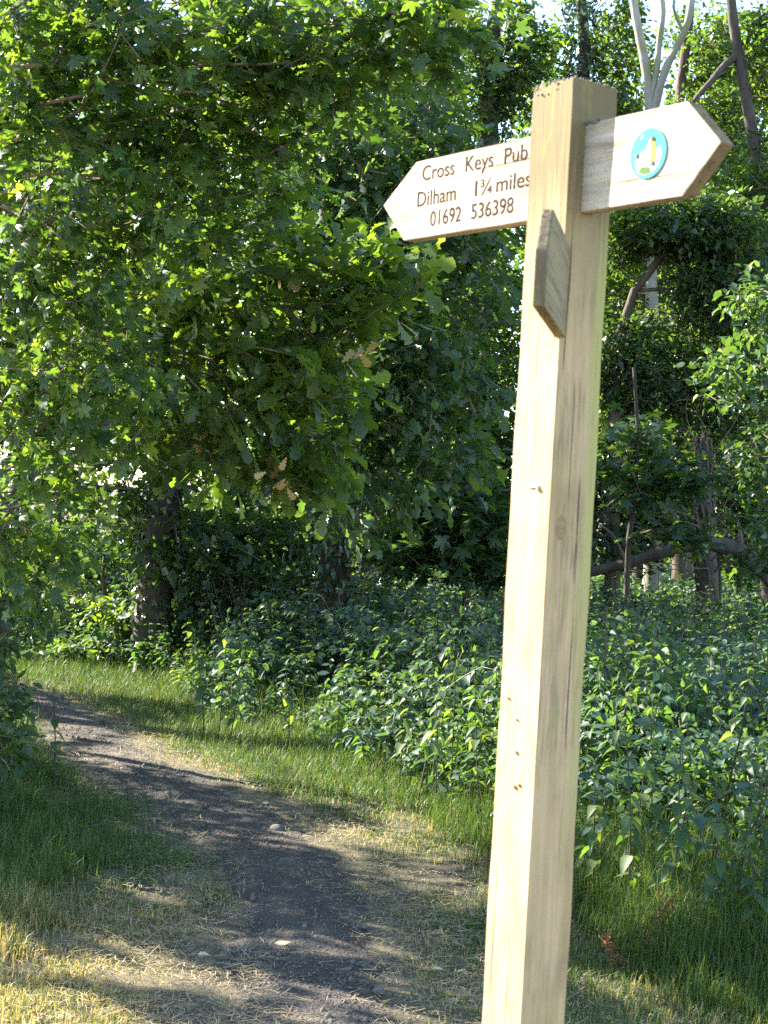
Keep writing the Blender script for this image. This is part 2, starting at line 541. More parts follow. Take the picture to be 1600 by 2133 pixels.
def strip_leaf(st, fold=0.25, curl=0.15):
    V, T = [], []
    for y, wd in st:
        z = -curl * y * y
        V += [(0, y, z), (-wd, y, z - wd * -fold), (wd, y, z + wd * fold)]
    for k in range(len(st) - 1):
        a, b = 3 * k, 3 * k + 3
        w0, w1 = st[k][1], st[k + 1][1]
        for s, fl in ((1, 1), (2, 0)):
            tri = []
            if w0 > 0: tri.append((a, a + s, b + s) if w1 > 0 else (a, a + s, b))
            if w1 > 0: tri.append((a, b + s, b))
            for q in tri: T.append(q if fl else q[::-1])
    return np.array(V, float), np.array(T)


T_MAPLE = tmpl_maple()
T_OAK = strip_leaf([(0, .015), (.14, .09), (.22, .06), (.36, .20), (.45, .11), (.60, .28), (.68, .17), (.84, .26), (.94, .14), (1, 0)], 0.2, 0.12)
T_OAK2 = strip_leaf([(0, 0), (.30, .18), (.42, .10), (.65, .28), (.76, .17), (.9, .20), (1, 0)], 0.2, 0.12)
T_OVAL = strip_leaf([(0, 0), (.28, .27), (.62, .25), (1, 0)], 0.25, 0.15)
T_NETTLE = strip_leaf([(0, 0), (.10, .24), (.28, .29), (.55, .20), (.8, .09), (1, 0)], 0.3, 0.3)
T_RHOMB = (np.array([(0, 0, 0), (-.30, .45, .06), (.30, .45, .06), (0, 1, -.08)]), np.array([(0, 3, 1), (0, 2, 3)]))
T_IVY = (np.array([(0, 0.25, 0), (0, 0, 0), (-.38, .12, -.05), (-.22, .45, -.02), (0, 1, -.08), (.22, .45, -.02), (.38, .12, -.05)]) * [1, 1, 1],
         np.array([(0, 2, 1), (0, 3, 2), (0, 4, 3), (0, 5, 4), (0, 6, 5), (0, 1, 6)]))


def leaf_arrays(tm, pos, A, Nn, size):
    """leaves as one soup: axis A, normal Nn -> verts, tris"""
    tv, tt = tm
    A = norm(A)
    X = norm(np.cross(A, Nn))
    Z = np.cross(X, A)
    cur = rng.uniform(-0.4, 3.2, len(pos))[:, None, None]
    V = pos[:, None] + size[:, None, None] * (tv[None, :, 0:1] * X[:, None] + tv[None, :, 1:2] * A[:, None] + cur * tv[None, :, 2:3] * Z[:, None])
    n = len(pos)
    Tt = tt[None] + (np.arange(n) * len(tv))[:, None, None]
    return V.reshape(-1, 3), Tt.reshape(-1, 3)


def leaf_mesh(name, tm, pos, A, Nn, size, tint, mat):
    V, T = leaf_arrays(tm, pos, A, Nn, size)
    return raw_mesh(name, V, T, mat, {'tint': np.repeat(tint, len(tm[0]))})


# ------------------------------------------------------------------ where the sun comes through the leaves
def patch(px, py, rpx, rpy, top=0.0):
    c = ground(px, py)
    rx = abs(ground(px + rpx, py)[0] - c[0])
    ry = abs(ground(px, py - rpy)[1] - ground(px, py + rpy)[1]) / 2
    return (*c, rx, ry, top)


LIT = [patch(60, 2000, 110, 22), patch(300, 2020, 120, 26), patch(440, 2060, 120, 22), patch(90, 2090, 120, 26), patch(560, 2075, 110, 16), patch(720, 2068, 90, 18), patch(650, 2112, 120, 10),
       patch(1330, 2050, 130, 30), patch(1480, 2010, 80, 24), patch(735, 1755, 120, 24), patch(470, 1570, 250, 50, .7), patch(620, 1560, 130, 55, .7), patch(110, 1525, 120, 26), patch(190, 1395, 150, 40, .7),
       patch(250, 1440, 60, 14), patch(930, 1690, 130, 66, .7), patch(1560, 1790, 60, 50, .7), patch(330, 1880, 60, 14), patch(450, 1760, 60, 10)]
LIT = np.array(LIT)
POST = np.array([0.288, 2.769])


def keep_mask(P, dapple=0.006):
    """leaves that a gap in the canopy leaves out: gaps are open shafts along the sunlight"""
    ok = np.ones(len(P), bool)
    for lift in (0.0, 0.35, 0.7):
        g = P + LD * ((P[:, 2:3] - lift) / -LD[2])
        wob = 1.25 + 0.45 * nz(g[:, 0], g[:, 1], 6, 11)
        for x, y, rx, ry, top in LIT:
            if lift <= top:
                ok &= (((g[:, 0] - x) / rx) ** 2 + ((g[:, 1] - y) / ry) ** 2 > wob) | (P[:, 2] < lift + 0.25)
    h2 = LD[0] ** 2 + LD[1] ** 2
    t = ((POST[0] - P[:, 0]) * LD[0] + (POST[1] - P[:, 1]) * LD[1]) / h2
    q = P + t[:, None] * LD
    perp = np.hypot(q[:, 0] - POST[0], q[:, 1] - POST[1])
    ok &= ~((perp < 0.62) & (q[:, 2] > 0.3) & (q[:, 2] < 2.5) & (t > 0))
    return ok | (rng.random(len(P)) < dapple)


# ------------------------------------------------------------------ branches
class Tubes:
    def __init__(s): s.V, s.T, s.n = [], [], 0

    def add(s, P, R, sides=6):
        P = np.asarray(P, float)
        R = np.asarray(R, float)
        tg = norm(np.gradient(P, axis=0))
        up = np.array([0.31, 0.17, 0.93]) if abs(tg[0, 2]) < 0.8 else np.array([0.93, 0.31, 0.1])
        a = norm(np.cross(tg, up))
        b = np.cross(tg, a)
        th = np.arange(sides) * 2 * math.pi / sides
        V = P[:, None] + R[:, None, None] * (np.cos(th)[None, :, None] * a[:, None] + np.sin(th)[None, :, None] * b[:, None])
        k = len(P)
        i = (np.arange(k - 1)[:, None] * sides + np.arange(sides)[None]).ravel()
        j = (np.arange(k - 1)[:, None] * sides + (np.arange(sides)[None] + 1) % sides).ravel()
        s.V.append(V.reshape(-1, 3))
        s.T.append(np.stack([i, j, j + sides, i + sides], 1) + s.n)
        s.n += k * sides

    def mesh(s, name, mat, tint=0.5):
        V = np.concatenate(s.V)
        return raw_mesh(name, V, np.concatenate(s.T), mat, {'tint': np.full(len(V), tint)}, smooth=True)


def wiggle(P, n, amp, seed=0):
    P = np.asarray(P, float)
    s = np.r_[0, np.cumsum(np.linalg.norm(np.diff(P, axis=0), axis=1))]
    t = np.linspace(0, s[-1], n)
    Q = np.stack([np.interp(t, s, P[:, k]) for k in range(3)], 1)
    for _ in range(2): Q[1:-1] = (Q[:-2] + 2 * Q[1:-1] + Q[2:]) / 4
    r = np.random.default_rng(seed + 50)
    for k in range(3):
        for f in (1.3, 2.9, 6.1):
            Q[:, k] += amp / f * np.sin(t * f * 2.2 / max(0.3, s[-1] ** 0.5) + r.uniform(0, 6.28)) * np.minimum(1, t / (0.15 * s[-1]))
    return Q


def blob_points(b):
    kind = b[0]
    if kind == 'p':
        _, px, py, dep, rx, ry, rd, n = b
        c = at(px, py, dep)
        r = np.array([rx / F * dep, rd, ry / F * dep])
    else:
        _, x, y, z, r0, r1, r2, n = b
        c, r = np.array([x, y, z]), np.array([r0, r1, r2])
    q = norm(rng.normal(size=(n, 3))) * (rng.random((n, 1)) ** (1 / 2.6))
    return c + q * r


def grow(trunk, pts, r_tip=0.004, expo=2.35, maxr=None):
    """join the twig points to the trunk by the cheapest way; returns nodes, parents, radii, indices of the twig ends"""
    P = [p for p in trunk]
    par = [-1] + list(range(len(trunk) - 1))
    cost = [0.0]
    for k in range(1, len(trunk)): cost.append(cost[-1] + 0.3 * np.linalg.norm(trunk[k] - trunk[k - 1]))
    d0 = np.min(np.linalg.norm(pts[:, None] - np.array(trunk)[None], axis=2), axis=1)
    buf = np.zeros((len(trunk) + len(pts) * 8, 3))
    cb = np.zeros(len(buf))
    n = len(trunk)
    buf[:n] = trunk
    cb[:n] = cost
    tips = []
    for j in np.argsort(d0):
        p = pts[j]
        d = np.linalg.norm(buf[:n] - p, axis=1)
        pen = np.where(buf[:n, 2] > p[2] + 0.35, 0.5 * d, 0)
        k = int(np.argmin(d + 0.42 * cb[:n] + pen))
        a = buf[k].copy()
        L = d[k]
        m = max(1, min(7, int(L / 0.22)))
        prev = k
        for s in range(1, m + 1):
            f = s / m
            q = a + (p - a) * f
            if s < m:
                q = q + rng.normal(size=3) * 0.035 * L ** 0.5 + np.array([0, 0, 0.10 * L * math.sin(math.pi * f) * 0.6])
            if n >= len(buf): break
            buf[n] = q
            cb[n] = cb[prev] + L / m
            par.append(prev)
            prev = n
            n += 1
        tips.append(prev)
    P = buf[:n]
    w = np.zeros(n)
    ch = [[] for _ in range(n)]
    for k in range(n - 1, -1, -1):
        if not ch[k]: w[k] = 1
        else: w[k] = sum(w[c] for c in ch[k])
        if par[k] >= 0: ch[par[k]].append(k)
    R = r_tip * w ** (1 / expo)
    return P, par, R, ch, tips


def branch_tubes(P, par, R, ch, n_trunk, tb_main, tb_twig, thick=0.02):
    # follow the thickest child to make chains
    for k in range(len(P)):
        for_children = sorted(ch[k], key=lambda c: -R[c])
        starts = for_children[1:] if par[k] >= 0 or k < n_trunk else for_children
        if k == 0: starts = for_children[1:]
        for c in starts:
            chain = [k, c]
            while ch[chain[-1]]:
                chain.append(max(ch[chain[-1]], key=lambda q: R[q]))
            rr = R[chain].copy()
            rr[0] = min(rr[0], rr[1] * 1.15)
            (tb_main if rr[1] > thick else tb_twig).add(P[chain], rr, 6 if rr[1] > thick else 4)


def spray(P, par, tips, per, L, size, droop=0.25, jit=0.5, szvar=0.32, up=0.9):
    tips = np.array(tips)
    p = P[tips]
    d = norm(p - P[np.array(par)[tips]] + rng.normal(size=(len(tips), 3)) * 0.02)
    n = len(tips) * per
    p, d = np.repeat(p, per, 0), np.repeat(d, per, 0)
    t = np.tile((np.arange(per) + 0.5) / per, len(tips)) + rng.normal(size=n) * 0.06
    lat = norm(np.cross(d, np.array([0, 0, 1.0])) + rng.normal(size=(n, 3)) * 0.35)
    s = np.where(np.tile(np.arange(per), len(tips)) % 2 == 0, 1, -1)[:, None]
    last = (np.tile(np.arange(per), len(tips)) == per - 1)[:, None]
    A = norm(d * np.where(last, 1.2, 0.55) + lat * s * np.where(last, 0.1, 0.8) + rng.normal(size=(n, 3)) * 0.3 - np.array([0, 0, droop]))
    Nn = norm(np.array([0, 0, up]) + rng.normal(size=(n, 3)) * jit + np.array(to_sun) * 0.25)
    sz = size * np.clip(1 + rng.normal(size=n) * szvar, 0.45, 1.6)
    pos = p + d * L * (t - 0.55)[:, None] + A * sz[:, None] * 0.25 + rng.normal(size=(n, 3)) * L * 0.08
    return pos, A, Nn, sz


def tree(name, label, cat, trunk_pts, trunk_r, blobs, leaf, size, mat, per=8, L=0.28, bark='bark', n_single=0, droop=0.25, jit=0.5,
         group=None, leafname='leaf', dapple=0.006, up=0.9, extra=None, tube_sides=10, wig=0.06, r_tip=0.004, twig_mat='twig', keep=True, dens=1.0):
    trunk = wiggle(trunk_pts, max(6, int(np.linalg.norm(np.array(trunk_pts[-1]) - np.array(trunk_pts[0])) / 0.35)), wig, len(label))
    root = empty(name, tuple(trunk[0]), label, cat, group)
    off = trunk[0].copy()
    pts = np.concatenate([blob_points((*b[:-1], int(b[-1] * dens))) for b in blobs])
    if keep: pts = pts[keep_mask(pts, 0)]
    P, par, R, ch, tips = grow(trunk, pts, r_tip)
    tb, tw = Tubes(), Tubes()
    nt_ = len(trunk)
    f = np.linspace(0, 1, nt_)
    rt = trunk_r * (1 - 0.6 * f) * (1 + 0.5 * np.exp(-f * 12))
    tr = Tubes()
    tr.add(trunk - off, np.maximum(rt, 0.01), tube_sides)
    mesh_obj('trunk', tr.mesh('trunk', M[bark]), root)
    R[:nt_] = np.minimum(R[:nt_], rt)
    branch_tubes(P - off, par, np.minimum(R, trunk_r * 0.6), ch, nt_, tb, tw)
    if tb.V: tag(mesh_obj('limbs', tb.mesh('limbs', M[bark]), root), kind='stuff')
    if tw.V: tag(mesh_obj('twigs', tw.mesh('twigs', M[twig_mat]), root), kind='stuff')
    pos, A, Nn, sz = spray(P, par, tips, per, L, size, droop, jit, up=up)
    tint = np.clip(rng.beta(2, 2.2, len(pos)) + 0.12 * nz(pos[:, 0] * 1.0 + pos[:, 2], pos[:, 1], 2.0, 3), 0, 1)
    if keep:
        k = keep_mask(pos, dapple)
        pos, A, Nn, sz, tint = pos[k], A[k], Nn[k], sz[k], tint[k]
    if n_single:
        px, py, dp = project(pos)
        inf = (px > 5) & (px < 1595) & (py > 5) & (py < 2128)
        score = np.where(inf, sz / dp, 0) * (0.6 + 0.8 * rng.random(len(pos)))
        near = np.argsort(-score)[:n_single]
        near = near[inf[near]]
        vs = [raw_mesh(leafname, leaf[0], leaf[1], mat, {'tint': np.full(len(leaf[0]), tv)}) for tv in (0.1, 0.25, 0.4, 0.5, 0.6, 0.75, 0.9, 1.0)]
        An = norm(A[near])
        Xn = norm(np.cross(An, Nn[near]))
        Zn = np.cross(Xn, An)
        for q, idx in enumerate(near):
            o = bpy.data.objects.new(leafname, vs[min(7, int(tint[idx] * 8))])
            o.parent = root
            mm = np.eye(4)
            mm[:3, 0], mm[:3, 1], mm[:3, 2] = Xn[q] * sz[idx], An[q] * sz[idx], Zn[q] * sz[idx]
            mm[:3, 3] = pos[idx] - off
            o.matrix_local = Matrix(mm.tolist())
            COL.objects.link(o)
        m_ = np.ones(len(pos), bool)
        m_[near] = False
        pos, A, Nn, sz, tint = pos[m_], A[m_], Nn[m_], sz[m_], tint[m_]
    tag(mesh_obj('crown', leaf_mesh('crown', leaf, pos - off, A, Nn, sz, tint, mat), root), kind='stuff')
    return root, off


def ivy_on(root, off, path, r0, n, size=0.055, thick=0.16, mat='ivy'):
    """ivy coat round a trunk path"""
    path = np.asarray(path, float)
    s = np.r_[0, np.cumsum(np.linalg.norm(np.diff(path, axis=0), axis=1))]
    t = rng.random(n) * s[-1]
    c = np.stack([np.interp(t, s, path[:, k]) for k in range(3)], 1)
    th = rng.random(n) * 6.283
    rad = r0 + thick * rng.random(n) ** 1.5 * (0.6 + 0.5 * np.sin(t * 3 + th * 2))
    o = np.stack([np.cos(th), np.sin(th), rng.normal(size=n) * 0.3], 1)
    pos = c + o * rad[:, None]
    A = norm(o * 0.3 - np.array([0, 0, 0.7]) + rng.normal(size=(n, 3)) * 0.5)
    Nn = norm(o + np.array([0, 0, 0.6]) + rng.normal(size=(n, 3)) * 0.35)
    k = keep_mask(pos)
    pos, A, Nn = pos[k], A[k], Nn[k]
    m = leaf_mesh('ivy', T_IVY, pos - off, A, Nn, size * (0.7 + 0.6 * rng.random(len(pos))), rng.random(len(pos)), M[mat])
    return tag(mesh_obj('ivy', m, root), kind='stuff')


# ------------------------------------------------------------------ trees of the left side
mt, moff = tree('maple_tree', 'field maple leaning in over the path with pale horizontal boughs and lobed leaves', 'tree',
     [(-2.95, 7.0, 0), (-2.85, 6.8, 1.6), (-2.5, 6.4, 3.0), (-2.3, 6.2, 4.6)], 0.11,
     [('p', 250, 110, 5.5, 330, 200, .55, 165), ('p', 640, 70, 5.6, 260, 110, .4, 75), ('p', 900, 50, 5.4, 130, 90, .25, 30), ('p', 600, 190, 5.8, 210, 110, .4, 55),
      ('p', 160, 430, 5.7, 260, 220, .55, 130), ('p', 430, 360, 6.0, 230, 190, .5, 95), ('p', 120, 780, 5.9, 230, 220, .5, 110), ('p', 50, 1090, 6.3, 170, 160, .4, 50),
      ('w', -2.6, 6.2, 3.6, .8, 1.0, .8, 36), ('w', -1.8, 5.8, 4.3, 1.6, 1.0, .5, 50)],
     T_MAPLE, 0.063, M['maple'], per=8, L=0.24, bark='pink_bark', n_single=300, r_tip=0.0028, jit=0.62, droop=0.35, dens=1.35)
for lst, ra, rb in (([(-60, 165, 5.5), (60, 152, 5.25), (180, 140, 5.2), (270, 128, 5.2), (370, 90, 5.2), (480, 60, 5.25)], .014, .005),
                    ([(-60, 235, 5.5), (70, 218, 5.2), (190, 193, 5.15), (300, 185, 5.15), (430, 190, 5.2)], .010, .004),
                    ([(250, 132, 5.2), (400, 128, 5.2), (540, 120, 5.3), (700, 125, 5.35)], .007, .003),
                    ([(-40, 388, 5.6), (90, 372, 5.4), (220, 385, 5.4), (330, 360, 5.4)], .008, .003),
                    ([(520, 60, 5.3), (660, 45, 5.2), (800, 20, 5.2)], .007, .003)):
    tb = Tubes()
    q = wiggle([tuple(at(p[0], p[1], p[2] + .22)) for p in lst], 18, .02, int(ra * 3000))
    tb.add(q - moff, np.linspace(ra, rb, 18), 8)
    mesh_obj('bough', tb.mesh('bough', M['pink_bark']), mt)
ot, ooff = tree('oak_tree', 'young oak with bright wavy-edged leaves reaching out under the maple', 'tree',
     [(-2.9, 7.9, 0), (-2.8, 7.7, 1.5), (-2.5, 7.5, 3.0), (-2.4, 7.4, 4.2)], 0.14,
     [('p', 540, 590, 6.6, 260, 130, .45, 95), ('p', 760, 585, 6.6, 130, 100, .35, 52), ('p', 610, 760, 6.6, 170, 110, .4, 58), ('p', 430, 880, 6.8, 280, 120, .5, 85),
      ('p', 640, 960, 6.7, 120, 55, .3, 30), ('p', 280, 680, 6.9, 230, 170, .5, 75), ('w', -2.3, 7.4, 3.8, 1.0, .9, .8, 40)],
     T_OAK, 0.088, M['oak'], per=8, L=0.22, bark='pink_bark', n_single=300, r_tip=0.0028, jit=0.6, dens=1.15)
# withered spray at the end of an oak twig
c = at(590, 985, 6.25)
for k in range(6):
    q = c + np.array([rng.normal() * 0.035, rng.normal() * 0.04, rng.normal() * 0.025 - 0.02 * (k % 3)])
    me_ = leaf_mesh('withered_leaf', T_OAK, np.array([q - ooff]), np.array([[rng.normal() * 0.6, rng.normal() * .3, -0.7]]), norm(rng.normal(size=(1, 3))), np.array([0.055]), np.array([rng.random() * .5]), M['dry_leaf'])
    mesh_obj('withered_leaf', me_, ot)
c2 = at(712, 760, 6.3)
for k in range(5):
    q = c2 + np.array([k * 0.022, rng.normal() * 0.02, k * 0.012 + rng.normal() * 0.015])
    mesh_obj('pale_leaf', leaf_mesh('pale_leaf', T_OAK, np.array([q - ooff]), np.array([[0.5, rng.normal() * .3, (-1) ** k * 0.6]]), norm(rng.normal(size=(1, 3)) + [0, -1, 0]), np.array([0.07]), np.array([1.0]), M['oak']), ot)

r_, o_ = tree('oak_tree', 'big shady oak with a dark dense crown standing past the left sign arm', 'tree',
     [(-0.35, 12.6, 0), (-0.45, 12.3, 2.0), (-0.5, 11.4, 4.0), (-0.4, 10.6, 6.5)], 0.12,
     [('p', 760, 330, 9.3, 250, 230, .8, 300), ('p', 880, 560, 9.4, 190, 250, .8, 260), ('p', 880, 850, 9.3, 160, 190, .7, 190), ('p', 660, 1020, 9.3, 230, 110, .6, 150),
      ('p', 690, 800, 9.2, 240, 170, .7, 170), ('p', 560, 520, 9.8, 420, 480, .6, 330), ('w', -0.8, 10.5, 5.3, 2.0, 1.6, 1.2, 240)],
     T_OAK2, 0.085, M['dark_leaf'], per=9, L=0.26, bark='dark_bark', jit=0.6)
ivy_on(r_, o_, [(-0.35, 12.6, 0), (-0.45, 12.3, 2.0), (-0.5, 11.9, 3.0)], .13, 2200, .06, .2)
tree('hawthorn_bush', 'straggly small-leaved hawthorn drooping at the path bend below the oak boughs', 'bush',
     [(-2.35, 9.6, 0), (-2.2, 9.4, 1.0), (-1.9, 9.2, 2.0)], 0.06,
     [('p', 420, 1080, 8.9, 260, 75, .5, 170), ('p', 160, 1010, 8.7, 190, 120, .5, 140), ('p', 90, 1200, 8.7, 110, 120, .4, 70)],
     T_OVAL, 0.050, M['wood_leaf'], per=9, L=0.2, bark='dark_bark', r_tip=0.003)
tree('elder_bush', 'low dark bush crowding the left edge of the path', 'bush',
     [(-2.1, 7.2, 0), (-2.0, 7.1, 0.6), (-1.85, 7.0, 1.2)], 0.04,
     [('p', 0, 1270, 7.2, 70, 120, .35, 50), ('p', -20, 1480, 7.0, 70, 90, .3, 36), ('p', 20, 1590, 6.9, 50, 40, .25, 14), ('w', -2.2, 7.2, 1.1, .4, .5, .5, 60)],
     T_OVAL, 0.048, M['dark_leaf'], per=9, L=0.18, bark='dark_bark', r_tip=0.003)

# ivy-clad tree by the bend
gx, gy = ground(310, 1405)
it, ioff = tree('ivy_tree', 'dark leaning tree by the path bend, its trunk wrapped in ivy', 'tree',
     [(gx, gy, 0), (gx + 0.02, gy, 1.2), (gx + 0.15, gy + 0.1, 2.6), (gx + 0.3, gy + 0.2, 5.0), (gx + 0.5, gy + 0.3, 7.0)], 0.13,
     [('p', 380, 900, 13.6, 480, 260, 1.3, 340), ('p', 320, 500, 13.8, 520, 330, 1.4, 260), ('p', 480, 1150, 13.2, 200, 90, .6, 110)],
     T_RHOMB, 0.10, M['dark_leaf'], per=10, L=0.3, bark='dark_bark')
ivy_on(it, ioff, [(gx, gy, 0), (gx + 0.02, gy, 1.2), (gx + 0.15, gy + 0.1, 2.6), (gx + 0.3, gy + 0.2, 4.0)], 0.12, 3600, 0.06, 0.22)
tree('holly_bush', 'dark tangled bush filling the shade right of the ivy-wrapped trunk', 'bush',
     [(gx + .75, gy + 1.2, 0), (gx + .75, gy + 1.2, 0.8), (gx + .8, gy + 1.2, 1.8)], 0.04,
     [('p', 430, 1220, 13.8, 110, 110, .5, 150), ('p', 580, 1230, 13.9, 130, 90, .5, 150), ('p', 720, 1240, 14.2, 120, 80, .5, 120)],
     T_RHOMB, 0.07, M['ivy'], per=10, L=0.22, bark='dark_bark')
gx, gy = ground(205, 1392)
tree('hazel_bush', 'sunlit yellow-green bush beside the ivy-wrapped trunk', 'bush',
     [(gx, gy + .4, 0), (gx, gy + .4, 0.5), (gx - .05, gy + .35, 1.0)], 0.03,
     [('p', 215, 1310, gy + .1, 85, 75, .4, 120), ('p', 150, 1270, gy + .5, 100, 70, .4, 90)],
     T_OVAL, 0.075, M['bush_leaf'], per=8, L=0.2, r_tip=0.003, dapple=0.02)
tree('hedge_bush', 'dark green hedge bush closing off the far end of the path', 'bush',
     [(-3.4, 16.5, 0), (-3.4, 16.5, 1.0), (-3.3, 16.5, 2.0)], 0.06,
     [('p', 60, 1230, 16.2, 200, 150, .9, 240), ('p', 330, 1180, 16.4, 200, 150, .9, 200)],
     T_RHOMB, 0.085, M['wood_leaf'], per=9, L=0.25)

# ------------------------------------------------------------------ trees of the right side
def px_path(lst):
    return [tuple(at(*q)) for q in lst]


gx = at(1000, 1260, 18.5)
tpath = [(gx[0], 18.5, 0)] + px_path([(1005, 900, 18.5), (1000, 560, 18.5), (1035, 290, 18.5), (1010, 140, 18.5), (1048, 0, 18.5), (1060, -150, 18.5)])
r_, o_ = tree('woodland_tree', 'gnarled dark tree with shaggy bark rising above the left sign arm', 'tree', tpath, 0.19,
     [('p', 930, 170, 18.5, 120, 190, .8, 120), ('p', 1080, 130, 18.5, 65, 130, .6, 90), ('p', 900, 420, 18.8, 160, 160, .8, 110), ('p', 1000, 620, 18.8, 170, 200, .8, 120)],
     T_RHOMB, 0.075, M['wood_leaf'], per=11, L=0.3, bark='dark_bark', wig=0.04, keep=False, dens=3.2)
ivy_on(r_, o_, tpath[3:5], 0.13, 500, 0.06, 0.18)

tpath = [(at(1215, 1200, 20.5)[0], 20.5, 0)] + px_path([(1215, 700, 20.5), (1205, 300, 20.5), (1215, 120, 20.5), (1200, -80, 20.5)])
r_, o_ = tree('woodland_tree', 'tree swathed in bright green ivy right behind the top of the signpost', 'tree', tpath, 0.16,
     [('p', 1150, 230, 20.5, 70, 90, .6, 50), ('p', 1270, 240, 20.5, 60, 80, .6, 50), ('p', 1285, 70, 20.5, 55, 100, .6, 40), ('p', 1150, 110, 20.5, 40, 80, .5, 18), ('p', 1200, 420, 20.6, 150, 160, .9, 110)],
     T_RHOMB, 0.075, M['wood_leaf'], per=10, L=0.3, bark='dark_bark', keep=False, dens=3.2)
ivy_on(r_, o_, tpath[1:], 0.16, 4200, 0.065, 0.30)

# pale grey fork
tpath = [(at(1362, 1200, 18)[0], 18, 0)] + px_path([(1365, 900, 18), (1358, 500, 18), (1356, 220, 18), (1350, 150, 18), (1338, 100, 18), (1320, 50, 18), (1312, -20, 18), (1306, -160, 18)])
r_, o_ = tree('pale_tree', 'smooth pale grey trunk forking into three bare limbs above the right sign arm', 'tree', tpath, 0.10,
     [('p', 1290, 480, 18.2, 80, 120, .6, 60), ('p', 1420, 520, 18.3, 90, 140, .6, 70)],
     T_RHOMB, 0.07, M['wood_leaf'], per=10, L=0.28, bark='pale_bark', wig=0.02, tube_sides=14, keep=False, dens=3.2)
for lst, ra, rb in (([(1356, 260, 18), (1358, 190, 18.0), (1363, 110, 18.0), (1370, 40, 18.0), (1371, -160, 18.1)], 0.040, 0.026),
                    ([(1357, 270, 18), (1368, 190, 17.98), (1392, 125, 17.95), (1420, 65, 17.9), (1437, 0, 17.9), (1452, -140, 17.9)], 0.048, 0.03),
                    ([(1420, 65, 17.9), (1412, 20, 17.8), (1415, -60, 17.8)], 0.02, 0.01)):
    tb = Tubes()
    q = wiggle(px_path(lst), 22, 0.05, 3 + int(ra * 1000))
    tb.add(q - o_, np.linspace(ra, rb, 22) * (1 + .08 * np.sin(np.arange(22) * 2.3)), 12)
    mesh_obj('limb', tb.mesh('limb', M['pale_bark']), r_)

tpath = [(at(1430, 1200, 21)[0], 21, 0)] + px_path([(1428, 800, 21), (1420, 400, 21), (1418, 180, 21), (1432, 80, 21), (1445, -60, 21)])
tree('woodland_tree', 'brown rough-barked trunk standing just behind the pale forked one', 'tree', tpath, 0.13,
     [('p', 1480, 250, 21, 90, 110, .9, 100), ('p', 1500, 430, 21, 130, 150, .9, 140), ('p', 1400, 650, 21, 150, 180, .9, 150), ('p', 1540, 160, 21.5, 60, 60, .6, 50), ('p', 1480, 110, 21, 60, 70, .6, 40), ('p', 1400, 330, 21, 110, 90, .8, 70)],
     T_RHOMB, 0.075, M['wood_leaf'], per=11, L=0.3, bark='bark', wig=0.03, keep=False, dens=3.2)
tpath = [(at(1620, 1200, 17.2)[0], 17.2, 0)] + px_path([(1615, 800, 17.2), (1588, 350, 17.2), (1560, 220, 17.2), (1548, 110, 17.2), (1522, 30, 17.2), (1512, -100, 17.2)])
r_, o_ = tree('leaning_tree', 'thin dark crooked tree leaning left beside the right sign arm tip', 'tree', tpath, 0.12,
     [('p', 1590, 120, 17.4, 50, 110, .5, 60), ('p', 1580, 420, 17.3, 90, 150, .7, 120)],
     T_RHOMB, 0.07, M['wood_leaf'], per=10, L=0.28, bark='dark_bark', wig=0.03, keep=False, dens=3.2)
tb = Tubes()
q = wiggle(px_path([(1546, 110, 17.2), (1500, 140, 17.1), (1462, 190, 17.0), (1430, 240, 17.0)]), 9, 0.03, 8)
tb.add(q - o_, np.linspace(.05, .02, 9), 7)
mesh_obj('limb', tb.mesh('limb', M['dark_bark']), r_)

tpath = [(at(1275, 1200, 15.5)[0], 15.5, 0)] + px_path([(1280, 800, 15.5), (1300, 640, 15.5), (1345, 560, 15.4), (1400, 505, 15.3), (1450, 480, 15.2)])
tree('holly_tree', 'shady tree with a slanting brown bough right of the post', 'tree', tpath, 0.085,
     [('p', 1430, 470, 15.2, 170, 70, .6, 170), ('p', 1500, 600, 15.4, 110, 100, .6, 130), ('p', 1300, 500, 15.7, 60, 60, .5, 40), ('p', 1340, 760, 15.6, 120, 120, .6, 130), ('p', 1500, 800, 15.7, 120, 120, .6, 120)],
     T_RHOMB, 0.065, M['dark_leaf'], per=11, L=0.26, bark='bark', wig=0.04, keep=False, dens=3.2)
gp = at(1620, 1150, 12.0)
tree('hazel_bush', 'tall bush with large round fresh-green leaves at the right edge of the wood', 'bush',
     [(gp[0] + .1, 12, 0), (gp[0] + .08, 12, 1.2), (gp[0], 12, 2.6), (gp[0] - .05, 12, 3.6)], 0.05,
     [('p', 1575, 640, 12.3, 55, 80, .4, 50), ('p', 1530, 780, 12.4, 90, 70, .45, 60), ('p', 1585, 960, 12.4, 50, 110, .4, 50), ('p', 1600, 1130, 12, 50, 80, .3, 40)],
     T_OVAL, 0.068, M['hazel_leaf'], per=8, L=0.24, r_tip=0.003, keep=False)
gp = at(1300, 1150, 12.6)
tree('sycamore_sapling', 'young sycamore with broad dark leaves in flat tiers, right behind the post', 'tree',
     [(gp[0], 12.6, 0), (gp[0], 12.6, 1.0), (gp[0] + .05, 12.6, 2.0), (gp[0], 12.6, 2.7)], 0.03,
     [('p', 1310, 930, 12.6, 80, 50, .4, 12), ('p', 1330, 1010, 12.5, 100, 40, .4, 12), ('p', 1410, 985, 12.5, 70, 30, .3, 7), ('p', 1420, 1110, 12.4, 110, 22, .3, 8)],
     T_MAPLE, 0.115, M['dark_leaf'], per=5, L=0.26, bark='dark_bark', jit=0.3, droop=0.15, keep=False, dens=3.2)
gp = at(975, 1200, 12.0)
